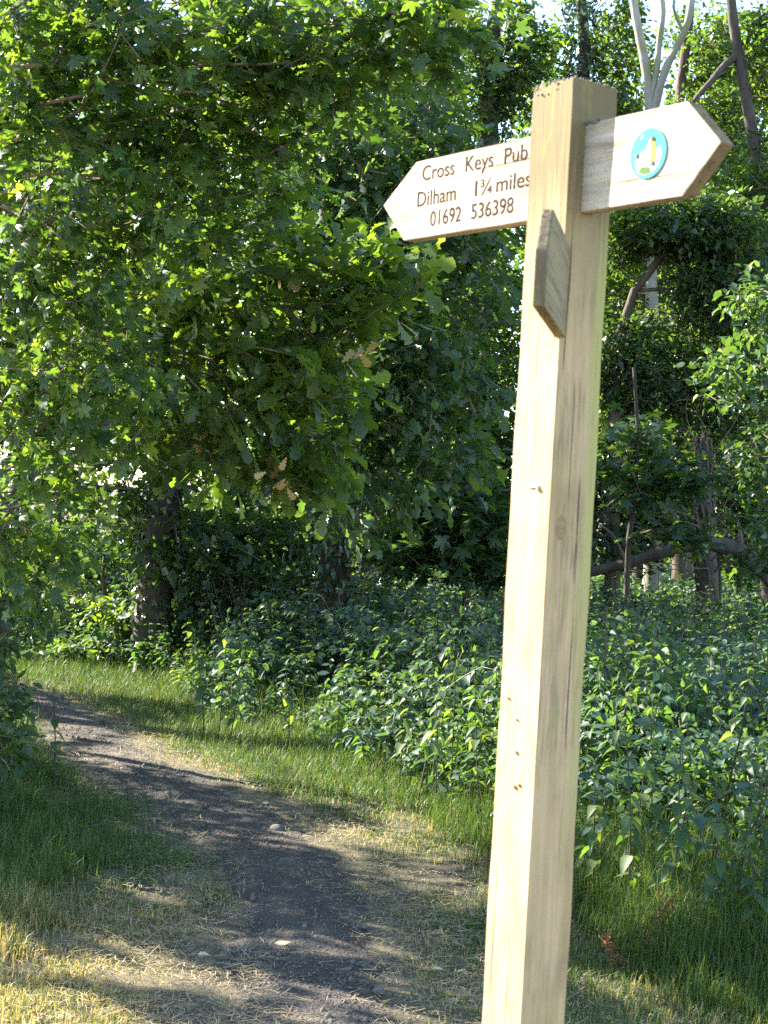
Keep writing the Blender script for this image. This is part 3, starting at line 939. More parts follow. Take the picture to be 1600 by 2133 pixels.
tree('sycamore_sapling', 'young sycamore with broad dark leaves between the post and the shady oak', 'tree',
     [(gp[0], 12.0, 0), (gp[0] + .02, 12.0, 0.8), (gp[0] - .05, 12.0, 1.6), (gp[0], 12.0, 2.3)], 0.035,
     [('p', 930, 1010, 12, 110, 45, .4, 30), ('p', 960, 1080, 11.9, 120, 45, .4, 34), ('p', 900, 1150, 11.9, 110, 40, .4, 28), ('p', 1010, 1170, 11.9, 70, 50, .3, 20)],
     T_MAPLE, 0.125, M['dark_leaf'], per=5, L=0.26, bark='dark_bark', jit=0.3, droop=0.15, keep=False, dens=3.2)

# fill-in trees of the wood
FILL = [('leafy woodland tree behind the maple at the left end of the path', 14.5, 20, [('p', 60, 620, 14.5, 200, 330, 1, 220), ('p', 60, 180, 14.6, 220, 220, 1, 120), ('p', 20, 1020, 14.4, 160, 130, .8, 90)]),
        ('slim woodland tree with light open foliage between post and shady oak', 16.5, 985, [('p', 960, 800, 16.5, 130, 260, .9, 200), ('p', 1010, 1020, 16.5, 110, 150, .8, 120)]),
        ('leafy woodland tree filling the gap right of the post', 19.5, 1330, [('p', 1330, 850, 19.5, 150, 230, 1, 220), ('p', 1260, 620, 19.6, 90, 150, .8, 90)]),
        ('dense woodland tree behind the tall round-leaved bush', 18.5, 1530, [('p', 1530, 900, 18.5, 140, 260, 1, 260), ('p', 1560, 1100, 18.4, 110, 110, .8, 90)]),
        ('tall light-crowned woodland tree far back between the pale and the leaning trunk', 23.5, 1500, [('p', 1500, 330, 23.5, 130, 240, 1.2, 200), ('p', 1480, 70, 23.5, 110, 60, 1, 40), ('p', 1560, 640, 23, 120, 160, 1, 110)]),
        ('tall woodland tree far back behind the right sign arm', 24.5, 1300, [('p', 1310, 420, 24.5, 130, 200, 1.2, 190), ('p', 1300, 160, 24.5, 90, 110, 1, 60), ('p', 1250, 760, 24, 120, 200, 1, 130)]),
        ('woodland tree half hidden behind the dark oak crown', 15.5, 760, [('p', 740, 1000, 15.5, 230, 170, 1, 180), ('p', 760, 560, 15.8, 260, 330, 1, 260), ('p', 770, 170, 15.8, 230, 200, 1, 160)])]
for lab, dep, px, bl in FILL:
    gp = at(px, 1200, dep)
    tree('woodland_tree', lab, 'tree', [(gp[0], dep, 0), (gp[0] + .05, dep, 2), (gp[0] - .05, dep, 4.5)], 0.09, bl, T_RHOMB, 0.08, M['wood_leaf'], per=10, L=0.3, bark='dark_bark', keep=px < 200, dens=3.2)

# the wood beyond, one mass of leaves with real depth
nf = 60000
fx = rng.uniform(-13, 14, nf)
fy = rng.uniform(25, 36, nf)
top = 10.2 + 1.1 * nz(fx, fy, 0.9, 21) + np.where((fx / fy > 0.055), -1.6, 0) + np.where(fx / fy > 0.055, 1.6 * nz(fx, fy, 1.6, 22), 0)
fz = rng.random(nf) ** 1.15 * top
fk = nz(fx * 1.0, fz * 1.2, 1.5, 23) + 0.5 * nz(fy, fz, 2, 24) > -0.12
P_ = np.stack([fx, fy, fz], 1)[fk]
A_ = norm(rng.normal(size=P_.shape) - np.array([0, 0, 0.5]))
tag(mesh_obj('far_wood', leaf_mesh('far_wood', T_RHOMB, P_, A_, norm(rng.normal(size=P_.shape) + [0, 0, 0.8]), 0.20 * (0.6 + 0.8 * rng.random(len(P_))), rng.beta(2, 2, len(P_)), M['wood_leaf'])),
    'sunlit mass of leaves of the wood far behind the trees', 'woodland', kind='stuff')

tree('elder_bush', 'dark shady bush in front of the pale trunk, behind the fallen bough', 'bush',
     [(1.9, 15.6, 0), (1.9, 15.6, .7), (1.95, 15.6, 1.5)], 0.04,
     [('p', 1300, 1110, 15.6, 110, 90, .6, 150), ('p', 1400, 1040, 15.7, 90, 110, .6, 130), ('p', 1260, 1000, 15.8, 60, 90, .5, 70)], T_RHOMB, 0.075, M['dark_leaf'], per=9, L=.24, bark='dark_bark', keep=False, dens=1.3)
tree('elder_bush', 'dark shady bush right of the broken stump under the round-leaved bush', 'bush',
     [(3.3, 15.9, 0), (3.3, 15.9, .7), (3.3, 15.9, 1.5)], 0.04,
     [('p', 1560, 1090, 15.9, 80, 110, .6, 150), ('p', 1530, 960, 16, 90, 110, .6, 130)], T_RHOMB, 0.075, M['dark_leaf'], per=9, L=.24, bark='dark_bark', keep=False, dens=1.3)

HG = [('tall hedge bush left of the path, level with the maple', (-4.3, 7.6)), ('tall hedge bush left of the path, beyond the maple', (-4.7, 9.6)),
      ('tall hedge bush left of the path, before the bend', (-5.1, 11.6)), ('tall hedge bush left of the path, beyond the bend', (-5.6, 13.8))]
for lab, (x, y) in HG:  # hedge bushes out of view, added to keep the path shaded
    tree('hedge_bush', lab, 'bush', [(x, y, 0), (x + .05, y, .9), (x, y + .1, 2.0)], 0.06,
         [('w', x, y, 1.75, 1.0, 1.15, 1.45, 260)], T_RHOMB, 0.11, M['wood_leaf'], per=10, L=0.32, bark='dark_bark', dapple=0.01)
# ------------------------------------------------------------------ trees that stand left of the view and shade the path
SH = [('tall roadside tree shading the path from the left, nearest the maple', (-6.2, 9.6), 4.2, 1.7), ('tall roadside tree shading the path from the left, behind the maple', (-6.6, 13.0), 4.4, 2.0),
      ('tall roadside tree shading the path bend from the left', (-7.4, 16.8), 4.8, 2.2), ('roadside tree on the far left beyond the path bend', (-8.5, 21.0), 5.0, 2.4)]
for lab, (x, y), z, r in SH:
    tree('roadside_tree', lab, 'tree', [(x, y, 0), (x + .1, y, 2), (x, y + .1, z + 1)], 0.16,
         [('w', x, y, z, r, r, 1.7, 230), ('w', x + .4, y - .6, z - 2.0, r * .9, r * .9, 1.2, 190)], T_RHOMB, 0.13, M['wood_leaf'], per=10, L=0.36, bark='dark_bark', dapple=0.03)

# ------------------------------------------------------------------ fallen bough and ivy stump under the trees
q = wiggle(px_path([(1215, 1195, 14.2), (1300, 1172, 14.1), (1380, 1140, 14.0), (1470, 1128, 14.0), (1545, 1150, 13.9), (1600, 1195, 13.8), (1660, 1260, 13.6)]), 26, 0.03, 4)
fb = empty('fallen_bough', (q[-1][0], q[-1][1], 0), 'dark arching fallen bough with rough bark propped across the stump', 'branch')
o_ = np.array(fb.location)
tb = Tubes()
tb.add(q - o_, np.linspace(.04, .085, 26) * (1 + .1 * np.sin(np.arange(26) * 1.7)), 10)
mesh_obj('bough', tb.mesh('bough', M['dark_bark']), fb)
for a, e in ((8, (1325, 1090)), (5, (1245, 1090)), (14, (1480, 1040)), (17, (1545, 1080)), (11, (1390, 1060))):
    tb = Tubes()
    p1 = at(e[0], e[1], 13.9)
    tb.add(wiggle([q[a], (q[a] + p1) / 2 + [0, 0, 0.05], p1], 8, 0.03, a) - o_, np.linspace(.03, .006, 8), 6)
    mesh_obj('side_branch', tb.mesh('side_branch', M['bark']), fb)
b0 = at(1475, 1250, 14.6)
st = empty('ivy_stump', (b0[0], 14.6, 0), 'broken dead stump with twisted bare ivy stems and wiry twigs', 'stump')
o_ = np.array(st.location)
tb = Tubes()
q = wiggle([(b0[0], 14.6, 0)] + px_path([(1475, 1220, 14.6), (1465, 1100, 14.6), (1462, 990, 14.6), (1460, 910, 14.6)]), 14, 0.02, 9)
tb.add(q - o_, np.linspace(.15, .05, 14) * (1 + .12 * np.sin(np.arange(14) * 2.1)), 10)
mesh_obj('trunk', tb.mesh('trunk', M['dark_bark']), st)
for k in range(7):
    th, tb = k * 0.9, Tubes()
    tt = np.linspace(0, 1, 18)
    ang = th + (1.3 + .35 * k) * np.sin(tt * (1.5 + .45 * k) + 2.3 * k)
    rr = 0.16 - 0.09 * tt
    pp = np.stack([q[0, 0] + (q[-1, 0] - q[0, 0]) * tt + rr * np.cos(ang), 14.6 - np.abs(rr * np.sin(ang)), q[-1, 2] * tt], 1)
    tb.add(pp - o_, np.linspace(.022, .008, 18), 6)
    mesh_obj('ivy_stem', tb.mesh('ivy_stem', M['bark']), st)
tb = Tubes()
for k in range(60):
    a = q[rng.integers(5, 14)]
    d = norm(np.array([rng.normal(), -abs(rng.normal()) * .6, rng.normal() * .5 + .5]))
    L_ = rng.uniform(.2, .75)
    tb.add(wiggle([a, a + d * L_ * .5 + rng.normal(size=3) * .05, a + d * L_ + rng.normal(size=3) * .12], 6, 0.03, k) - o_, np.linspace(.006, .002, 6), 4)
tag(mesh_obj('wiry_twigs', tb.mesh('wiry_twigs', M['twig']), st), kind='stuff')

ivy_on(st, o_, q[6:], .06, 420, .05, .22)
ivy_on(st, o_, q[:5], .15, 260, .05, .12)
# ------------------------------------------------------------------ undergrowth on the right of the path
EDGE = np.array([ground(*e) for e in ((250, 1405), (330, 1425), (400, 1470), (430, 1520), (620, 1545), (800, 1630), (900, 1690), (1020, 1745), (1200, 1890), (1400, 2010), (1600, 2075), (1900, 2150))])
EDGE = EDGE[np.argsort(EDGE[:, 0])]


def into(x, y):
    """metres into the undergrowth from its path-side edge"""
    return y - np.interp(x, EDGE[:, 0], EDGE[:, 1]) + 0.18 * nz(x, y, 5, 31)


def ug_height(x, y):
    d = into(x, y)
    return np.clip(0.10 + 0.62 * np.clip(d / np.where(x > 0.6, 0.9, 1.6), 0, 1) + 0.26 * nz(x, y, 2.1, 32) + 0.16 * nz(x, y, 6, 33), 0.05, 1.3)


def undergrowth(name, label, n, xr, yr, tm, size, mat, sel, zmin=0.0, jit=0.5, up=1.0):
    x, y = rng.uniform(*xr, n), rng.uniform(*yr, n)
    d = into(x, y)
    k = (d > 0.05) & sel(x, y) & (np.abs(x) < 0.30 * y + 0.4)
    x, y = x[k], y[k]
    n = len(x)
    h = ug_height(x, y)
    z = gz(x, y) + h * (zmin + (1 - zmin) * rng.random(n) ** 0.55)
    P = np.stack([x, y, z], 1)
    A = norm(np.concatenate([rng.normal(size=(n, 2)), rng.normal(size=(n, 1)) * .3 - .25], 1))
    Nn = norm(rng.normal(size=(n, 3)) * jit + [0, -0.15, up])
    tint = np.clip(rng.beta(2, 2, n) + .25 * nz(x, y, 3, 34), 0, 1)
    return tag(mesh_obj(name, leaf_mesh(name, tm, P, A, Nn, size * (0.55 + 0.8 * rng.random(n)), tint, mat)), label, 'undergrowth', kind='stuff')


def bramble(n, xr, yr, size):
    """three leaflets to a leaf, leaves held flat over a tangle"""
    x, y = rng.uniform(*xr, n), rng.uniform(*yr, n)
    k = (into(x, y) > 0.05) & (np.abs(x) < 0.30 * y + 0.4) & (nz(x, y, 1.3, 35) + .5 * nz(x, y, 4, 37) > -0.3) & (rng.random(n) < np.clip(.6 + 1.2 * nz(x, y, 7, 38), .2, 1))
    x, y = x[k], y[k]
    n = len(x)
    P = np.stack([x, y, gz(x, y) + ug_height(x, y) * rng.random(n) ** 0.6], 1)
    Nn = norm(rng.normal(size=(n, 3)) * .45 + [0, -0.2, 1])
    a0 = rng.random(n) * 6.283
    tint = np.clip(rng.beta(2, 2, n) + .3 * nz(x, y, 3, 34), 0, 1)
    out = []
    for da, f in ((0, 1.1), (1.25, .9), (-1.25, .9)):
        A = np.stack([np.cos(a0 + da), np.sin(a0 + da), rng.normal(size=n) * .25 - .2], 1)
        out.append((P + norm(A) * .012, A, Nn + rng.normal(size=(n, 3)) * .12, size * f * rng.uniform(.6, 1.25, n), tint))
    return [np.concatenate(c) for c in zip(*out)]


bP, bA, bN, bS, bT = bramble(36000, (-3.2, 4.5), (6.4, 13), 0.064)
tag(mesh_obj('bramble_thicket', leaf_mesh('bramble_thicket', T_OVAL, bP, bA, bN, bS, bT, M['bramble'])), 'tangled bank of dull green bramble leaves running back to the shady trees', 'undergrowth', kind='stuff')
# nettle bed: upright stems with crossed pairs of leaves
n = 8200
x, y = rng.uniform(-3.0, 4.2, n), rng.uniform(5.5, 14.5, n)
k = (into(x, y) > 0.1) & (np.abs(x) < 0.28 * y + 0.3) & (nz(x, y, 1.3, 35) + .5 * nz(x, y, 4, 37) < rng.normal(size=n) * .25 - .02 + np.where(y < 8.8, .22 + .5 * nz(x, y, 6, 39), 0))
x, y = x[k], y[k]
n = len(x)
hh = np.clip(ug_height(x, y) * rng.uniform(.75, 1.5, n), np.where(y < 8.8, .35, .2), 1.25)
lx, ly = rng.normal(size=n) * .22, rng.normal(size=n) * .22
T_ST = (np.array([(-.5, 0, 0), (.5, 0, 0), (-.3, 1, 0), (.3, 1, 0), (0, 0, -.5), (0, 0, .5), (0, 1, -.3), (0, 1, .3)]) * [.0045, 1, .0045], np.array([(0, 1, 3), (0, 3, 2), (4, 5, 7), (4, 7, 6)]))
P0 = np.stack([x, y, gz(x, y)], 1)
D0 = np.stack([lx, ly, np.ones(n)], 1)
tag(mesh_obj('nettle_stems', leaf_mesh('nettle_stems', T_ST, P0, D0, np.tile([1., .2, 0], (n, 1)), hh * .93, rng.random(n), M['purple_stem'])), 'thin upright stems of the nettle bed among the brambles', 'undergrowth', kind='stuff')
lp, la, ln, ls, lt_ = [], [], [], [], []
ptint = np.clip(.45 + .45 * nz(x, y, 2.5, 61) + .22 * rng.normal(size=n), 0, 1)
psize = rng.uniform(.65, 1.25, n)
for j in range(8):
    f = .28 + .72 * (j + .5) / 8
    for sd in (0, math.pi):
        a0 = x * 37 + j * 1.571 + sd + rng.normal(size=n) * .3
        o = np.stack([np.cos(a0), np.sin(a0), 0 * a0], 1)
        lp.append(P0 + norm(D0) * (hh * f)[:, None] + o * .008)
        la.append(o + np.array([0, 0, -.35]) + rng.normal(size=(n, 3)) * .2 + np.array([0, 0, .9]) * max(0, f - .85) * 5)
        ln.append(o * .3 + np.array([0, 0, 1.]) + rng.normal(size=(n, 3)) * .2)
        ls.append((.078 - .045 * abs(f - .5) / .5) * rng.uniform(.6, 1.2, n) * psize * np.where(y < 8.5, .85, 1))
        lt_.append(np.clip(ptint + .12 * rng.normal(size=n) + .25 * (f - .5), 0, 1))
tag(mesh_obj('nettle_bed', leaf_mesh('nettle_bed', T_OVAL, *[np.concatenate(c) for c in (lp, la, ln, ls, lt_)], M['nettle'])), 'bed of taller nettle foliage rising among the brambles', 'undergrowth', kind='stuff')
print('nettle stems', n)
undergrowth('ground_cover', 'shady mat of small leaves covering the ground under the far trees', 150000, (-8, 8.5), (13, 27), T_RHOMB, 0.085, M['bramble'], lambda x, y: x > -9)
undergrowth('weed_tangle', 'loose weeds and leaves in the long grass right of the post', 15000, (0.2, 3.0), (5.0, 9.0), T_NETTLE, 0.058, M['nettle'], lambda x, y: nz(x, y, 3, 36) > -0.1, jit=0.7)
# bramble canes arching out of the bank
for k in range(26):
    x = rng.uniform(-1.0, 3.4)
    y = np.interp(x, EDGE[:, 0], EDGE[:, 1]) + rng.uniform(0.3, 3.0)
    h = float(ug_height(x, y))
    a = np.array([x, y, 0.0])
    ang = rng.uniform(0, 6.28)
    L_ = rng.uniform(.5, 1.1)
    e = a + np.array([math.cos(ang) * L_, math.sin(ang) * L_, h * rng.uniform(.7, 1.1)])
    mid = (a + e) / 2 + [0, 0, h * .75]
    r_ = empty('bramble_cane', tuple(a), 'arching leafy bramble cane sticking out of the thicket', 'bramble', 'bramble canes arching over the bank')
    tb = Tubes()
    q = wiggle([a, mid, e], 12, .03, k)
    tb.add(q - a, np.linspace(.005, .002, 12), 5)
    mesh_obj('cane', tb.mesh('cane', M['purple_stem']), r_)
    idx = rng.integers(3, 12, 27)
    A = norm(np.concatenate([rng.normal(size=(27, 2)), -.2 * np.ones((27, 1))], 1))
    tag(mesh_obj('leaves', leaf_mesh('leaves', T_OVAL, q[idx] - a + A * .02, A, norm(rng.normal(size=(27, 3)) * .4 + [0, 0, 1]), np.full(27, .065) * rng.uniform(.7, 1.2, 27), rng.random(27), M['bramble']), r_), kind='stuff')

# nettles one can pick out
def make_nettle(h, pairs, seed):
    r = np.random.default_rng(seed)
    tt = np.linspace(0, 1, 10)
    bend = r.uniform(.04, .16) * h
    ba = r.uniform(0, 6.28)
    S = np.stack([bend * tt ** 2 * math.cos(ba), bend * tt ** 2 * math.sin(ba), h * tt], 1)
    tb = Tubes()
    tb.add(S, np.linspace(.0045, .002, 10), 5)
    stem = tb.mesh('stem', M['purple_stem'])
    lv = []
    for k in range(pairs):
        f = .25 + .75 * (k + .5) / pairs
        p = np.array([np.interp(f, tt, S[:, c]) for c in range(3)])
        s = (.095 - .055 * abs(f - .55) / .45) * r.uniform(.85, 1.15)
        for sd in (0, 1):
            a = k * 1.571 + sd * math.pi + r.normal() * .25 + seed
            lv.append((p, np.array([math.cos(a), math.sin(a), -.45 + r.normal() * .2]), np.array([math.cos(a) * .35, math.sin(a) * .35, 1.0]) + r.normal(size=3) * .15, s))
    lv.append((S[-1], np.array([.3, .1, 1.]), np.array([0, -1., .3]), .04))
    return stem, lv


NET = [[raw_mesh('leaf', T_NETTLE[0], T_NETTLE[1], M['nettle'], {'tint': np.full(len(T_NETTLE[0]), tv)}) for tv in (.2, .45, .7, .95)]]
PROTO = [make_nettle(h, p, s) for h, p, s in ((.62, 8, 1), (.8, 9, 2), (.95, 10, 3), (.5, 7, 4), (.72, 8, 5))]
NSPOT = [(455, 1545, 1), (425, 1540, 0), (480, 1548, 3), (600, 1560, 3), (700, 1590, 0), (760, 1620, 3), (830, 1660, 0), (870, 1680, 4), (905, 1700, 1), (940, 1705, 4), (975, 1720, 1), (1000, 1735, 2), (1030, 1745, 0),
         (890, 1640, 2), (950, 1660, 2), (1010, 1690, 1), (860, 1610, 1), (1290, 1830, 2), (1310, 1890, 1), (1240, 1800, 1), (1370, 1820, 2), (1450, 1850, 1), (1530, 1830, 2), (1590, 1850, 1), (1240, 1740, 2), (1330, 1720, 2), (1480, 1740, 2), (1560, 1720, 1),
         (60, 1660, 3), (20, 1700, 0), (110, 1650, 3), (-20, 1640, 1), (1420, 1760, 1), (1260, 1850, 3), (1235, 1905, 0), (1300, 1940, 4), (1385, 1965, 0), (1450, 1910, 1), (1525, 1960, 4), (1585, 1930, 1), (1345, 1880, 1), (1490, 2000, 0), (1560, 2030, 3), (1415, 1950, 4)]
for k, (px, py, v) in enumerate(NSPOT):
    x, y = ground(px, py)
    if px < 200: lab, grp = 'short stinging nettle in the long grass under the dark bush left of the path', 'nettles left of the path'
    elif px < 500: lab, grp = 'sunlit stinging nettle standing alone in the bright grass by the path bend', 'sunlit nettles at the bend'
    elif px < 1100: lab, grp = 'stinging nettle with drooping leaves at the foot of the bramble bank', 'nettles along the bank left of the post'
    else: lab, grp = 'tall dark-stemmed stinging nettle in the long grass right of the post', 'nettles right of the post'
    r_ = empty('nettle_plant', (x, y, float(gz(x, y)) - .01), lab, 'nettle', grp)
    r_.rotation_euler = (rng.normal() * .07, rng.normal() * .07, rng.uniform(0, 6.28))
    s = rng.uniform(.85, 1.15)
    r_.scale = (s, s, s)
    stem, lv = PROTO[v]
    mesh_obj('stem', stem, r_)
    for p, A, Nn, sz in lv:
        A = norm(A)
        X = norm(np.cross(A, Nn))
        Z = np.cross(X, A)
        o = bpy.data.objects.new('leaf', NET[0][rng.integers(0, 4)])
        o.parent = r_
        mm = np.eye(4)
        mm[:3, 0], mm[:3, 1], mm[:3, 2], mm[:3, 3] = X * sz, A * sz, Z * sz, p
        o.matrix_local = Matrix(mm.tolist())
        COL.objects.link(o)

# tall seeding grasses, a fresh bramble shoot, rusty docks
for k, (px, py, dep) in enumerate([(1440, 1390, 8.6), (1472, 1370, 9.0), (1565, 1385, 8.2), (1410, 1505, 7.4), (1330, 1440, 8.8), (1500, 1500, 7.6), (1545, 1555, 7.0), (1450, 1660, 6.6), (1590, 1480, 7.8), (1380, 1570, 7.6), (1260, 1560, 8.0), (1490, 1420, 9.3)]):
    tp = at(px, py, dep)
    b = np.array([tp[0] + rng.normal() * .12 - .05, dep + rng.normal() * .1, 0])
    r_ = empty('grass_stalk', tuple(b), 'tall pale dry grass stalk with a thin seed head right of the post', 'grass stalk', 'seeding grass stalks')
    tb = Tubes()
    q = wiggle([b, (b + tp) / 2 + [0.02, 0, .04], tp], 12, .02, k)
    tb.add(q - b, np.linspace(.0026, .0012, 12), 4)
    mesh_obj('stem', tb.mesh('stem', M['straw'], .6), r_)
    tb = Tubes()
    hd = q[-4:] - b
    tb.add(wiggle(list(hd), 14, .002, k), (.0035 + .0028 * np.abs(np.sin(np.arange(14) * 1.3))) * np.linspace(1, .3, 14), 5)
    mesh_obj('seed_head', tb.mesh('seed_head', M['straw'], .9), r_)
q = wiggle(px_path([(1660, 1640, 7.4), (1610, 1575, 7.4), (1560, 1545, 7.35), (1520, 1510, 7.3), (1487, 1482, 7.3)]), 12, .01, 2)
r_ = empty('bramble_shoot', tuple(q[0] * [1, 1, 0]), 'fresh sunlit yellow-green bramble shoot poking out above the long grass', 'bramble')
o_ = np.array(r_.location)
tb = Tubes()
tb.add(np.concatenate([[q[0] * [1, 1, 0]], q]) - o_, np.linspace(.009, .004, 13), 7)
mesh_obj('cane', tb.mesh('cane', leaf_mat('fresh cane', [(0, (.20, .26, .07)), (1, (.26, .32, .10))], .1, .5)), r_)
for k, i in enumerate((3, 4, 5, 6, 7, 8, 9, 10, 11, 11, 11)):
    A = np.array([[rng.normal() * .8, rng.normal() * .4, .7 * (-1) ** k]])
    mesh_obj('leaf', leaf_mesh('leaf', T_OVAL, np.array([q[i] - o_]), A, norm(rng.normal(size=(1, 3)) + [-.5, -.6, .5]), np.array([.075 if i < 10 else .05]), np.array([1.0]), M['nettle']), r_)
for k, (px, py, tx, ty) in enumerate(((1345, 2000, 1400, 1880), (1290, 2020, 1250, 1960), (1400, 1960, 1385, 1850))):
    x, y = ground(px, py)
    tp = at(tx, ty, y - .1)
    b = np.array([x, y, 0.0])
    r_ = empty('dock_stem', tuple(b), 'withered rust-red dock stem collapsed in the dry grass right of the post', 'dock', 'rusty docks')
    tb = Tubes()
    q = wiggle([b, (b + tp) / 2 + [0, 0, .05], tp], 14, .02, k)
    tb.add(q - b, np.linspace(.004, .002, 14), 5)
    mesh_obj('stem', tb.mesh('stem', M['dock']), r_)
    idx = rng.integers(4, 14, 110)
    pp = q[idx] - b + rng.normal(size=(110, 3)) * .012
    tag(mesh_obj('seeds', leaf_mesh('seeds', T_RHOMB, pp, norm(rng.normal(size=(110, 3))), norm(rng.normal(size=(110, 3))), rng.uniform(.008, .016, 110), rng.random(110), M['dock']), r_), kind='stuff')

# ------------------------------------------------------------------ grass
def blades(name, label, x, y, h, wd, tint, cat='grass', lean=0.6):
    n = len(x)
    z = gz(x, y) - 0.004
    th = rng.random(n) * 6.283
    b = np.stack([np.cos(th), np.sin(th)], 1)
    lf = rng.random(n) ** 1.3
    bend = lean * (0.15 + 1.5 * lf) * h
    sd = np.stack([-b[:, 1], b[:, 0]], 1)
    V = np.zeros((n, 5, 3))
    for j, (f, wf) in enumerate(((0, 1), (.55, .75))):
        cx = np.stack([x, y], 1) + b * (bend * f ** 2)[:, None]
        for s, q in ((-1, 0), (1, 1)):
            V[:, 2 * j + q, :2] = cx + sd * (s * wd * wf / 2)[:, None]
            V[:, 2 * j + q, 2] = z + h * f * (1 - .25 * f)
    V[:, 4, :2] = np.stack([x, y], 1) + b * bend[:, None]
    V[:, 4, 2] = z + h * (.92 - .5 * lf)
    tt = np.array([(0, 1, 3), (0, 3, 2), (2, 3, 4)])
    T = (tt[None] + (np.arange(n) * 5)[:, None, None]).reshape(-1, 3)
    return tag(mesh_obj(name, raw_mesh(name, V.reshape(-1, 3), T, M['grass'], {'tint': np.repeat(tint, 5)})), label, cat, kind='stuff')


n = 520000
y = 4.3 + 10.5 * rng.random(n) ** 1.25
x = (rng.random(n) * 2 - 1) * (0.27 * y + 0.25)
pd = path_dist(x, y)
# which side of the path
jn = np.argmin(np.abs(PS[None, 10:, 1] - y[:2000, None]), 1) if False else None
pcx = np.interp(y, PS[40:230, 1], PS[40:230, 0])
left = x < pcx
d_in = into(x, y)
edge_n = 0.35 * nz(x, y, 3.2, 41) + 0.25 * nz(x, y, 9, 42)
dens = np.where(pd < 0.85 + edge_n, np.where(pd > .55, .10, .02), np.clip((pd - .85 - edge_n) / 0.7, 0.15, 1))
clump = np.clip(0.55 + 0.9 * nz(x, y, 5, 43) + 0.6 * nz(x, y, 13, 49), 0.10, 1)
dens = dens * np.where(~left & (y > 7.8), np.maximum(clump, .75), np.where(~left & (x > .45), np.maximum(clump, .55), clump))
dens = np.where(~left & (d_in < -0.5) & (y < 8.3), dens * 0.62, dens)
dens = np.where(d_in > 1.2, dens * 0.5, dens)
dens = np.where((d_in > 0.3) & (y > 8.5), 0.15, dens)
tall_r = (~left) & (d_in > 0.0) & (y < 8.8)
dens = np.where(tall_r, np.maximum(dens, .5), dens)
k = rng.random(n) < dens
x, y, pd, left, d_in = x[k], y[k], pd[k], left[k], d_in[k]
n = len(x)
off_l = np.clip((pd - 1) / 2.2, 0, 1)
h = np.where(left, 0.028 + 0.075 * off_l + 0.04 * np.clip(nz(x, y, 2.5, 44), -1, 1) + 0.10 * np.clip((-0.16 * y - .15 - x) / .4, 0, 1), 0.03 + 0.03 * off_l + np.where(y > 7.9, .09, 0.26) * np.clip((d_in + 0.75) / 0.9, 0, 1) ** 1.4)
h = h + np.where(~left & (d_in > 0.3), 0.12, 0) + np.where(~left & (y > 8.3) & (pd > 1.4), 0.03, 0)
h = h * np.where(left, 1 + 1.3 * np.clip(nz(x, y, 6, 47) + .5 * nz(x, y, 15, 48), 0, 1), 1)
h = h + np.where(~left & (d_in > 0.1) & (y < 8.8), 0.16 * rng.random(n) ** 3, 0)
h = np.clip(h, 0.015, 0.36) * rng.uniform(0.5, 1.35, n)
dry = 0.24 + 0.35 * nz(x, y, 2.2, 45) + 0.30 * nz(x, y, 7, 46)
dry = dry + np.where(pd < 1.7, 0.22, 0) + np.where(left, np.clip((6.3 - y) / 0.9, -.4, .5), np.where(d_in > -.5, -0.35, 0.12)) + np.where((y < 5.9) & ~left, 0.15, 0) + np.where((y > 8.0) & (pd > 1.3), -0.45, 0)
tint = np.clip(np.where(rng.random(n) < np.clip(dry, .04, .9), rng.uniform(.62, 1, n), rng.uniform(0, .6, n)), 0, 1)
h = h * np.where(tint > .62, 0.75, 1) * np.where(left & (y < 6.3), .7, 1)
blades('grass', 'grass verges along the path, green in the shade and straw-dry at the edges', x, y, h, rng.uniform(.0022, .0050, n), tint)
print('blades', n)

# straw litter on the trodden edges
n = 60000
y = 4.5 + 8.5 * rng.random(n) ** 1.3
pcx = np.interp(y, PS[40:230, 1], PS[40:230, 0])
pw = np.interp(y, PS[40:230, 1], PS[40:230, 2])
x = pcx + pw * rng.normal(size=n) * 1.25
pd = path_dist(x, y)
k = rng.random(n) < np.clip(0.10 + 0.6 * (pd - 0.5 + 0.75 * nz(x, y, 5, 51) + .4 * nz(x, y, 14, 52)), 0.012, 1)
x, y = x[k], y[k]
n = len(x)
th = rng.random(n) * 6.283
tagn = np.stack([np.cos(th), np.sin(th), rng.normal(size=n) * .12], 1)
T_STRAW = (np.array([(-.022, 0, 0), (.022, 0, 0), (-.012, 1, .02), (.012, 1, .02)]), np.array([(0, 1, 3), (0, 3, 2)]))
tag(mesh_obj('straw_litter', leaf_mesh('straw_litter', T_STRAW, np.stack([x, y, gz(x, y) + .022 + .006 * rng.random(n)], 1), tagn, np.tile([0, 0, 1.], (n, 1)) + rng.normal(size=(n, 3)) * .15, rng.uniform(.02, .065, n), rng.random(n) * .8, M['straw'])),
    'bleached straw and dry grass clippings strewn over the path edges', 'straw', kind='stuff')

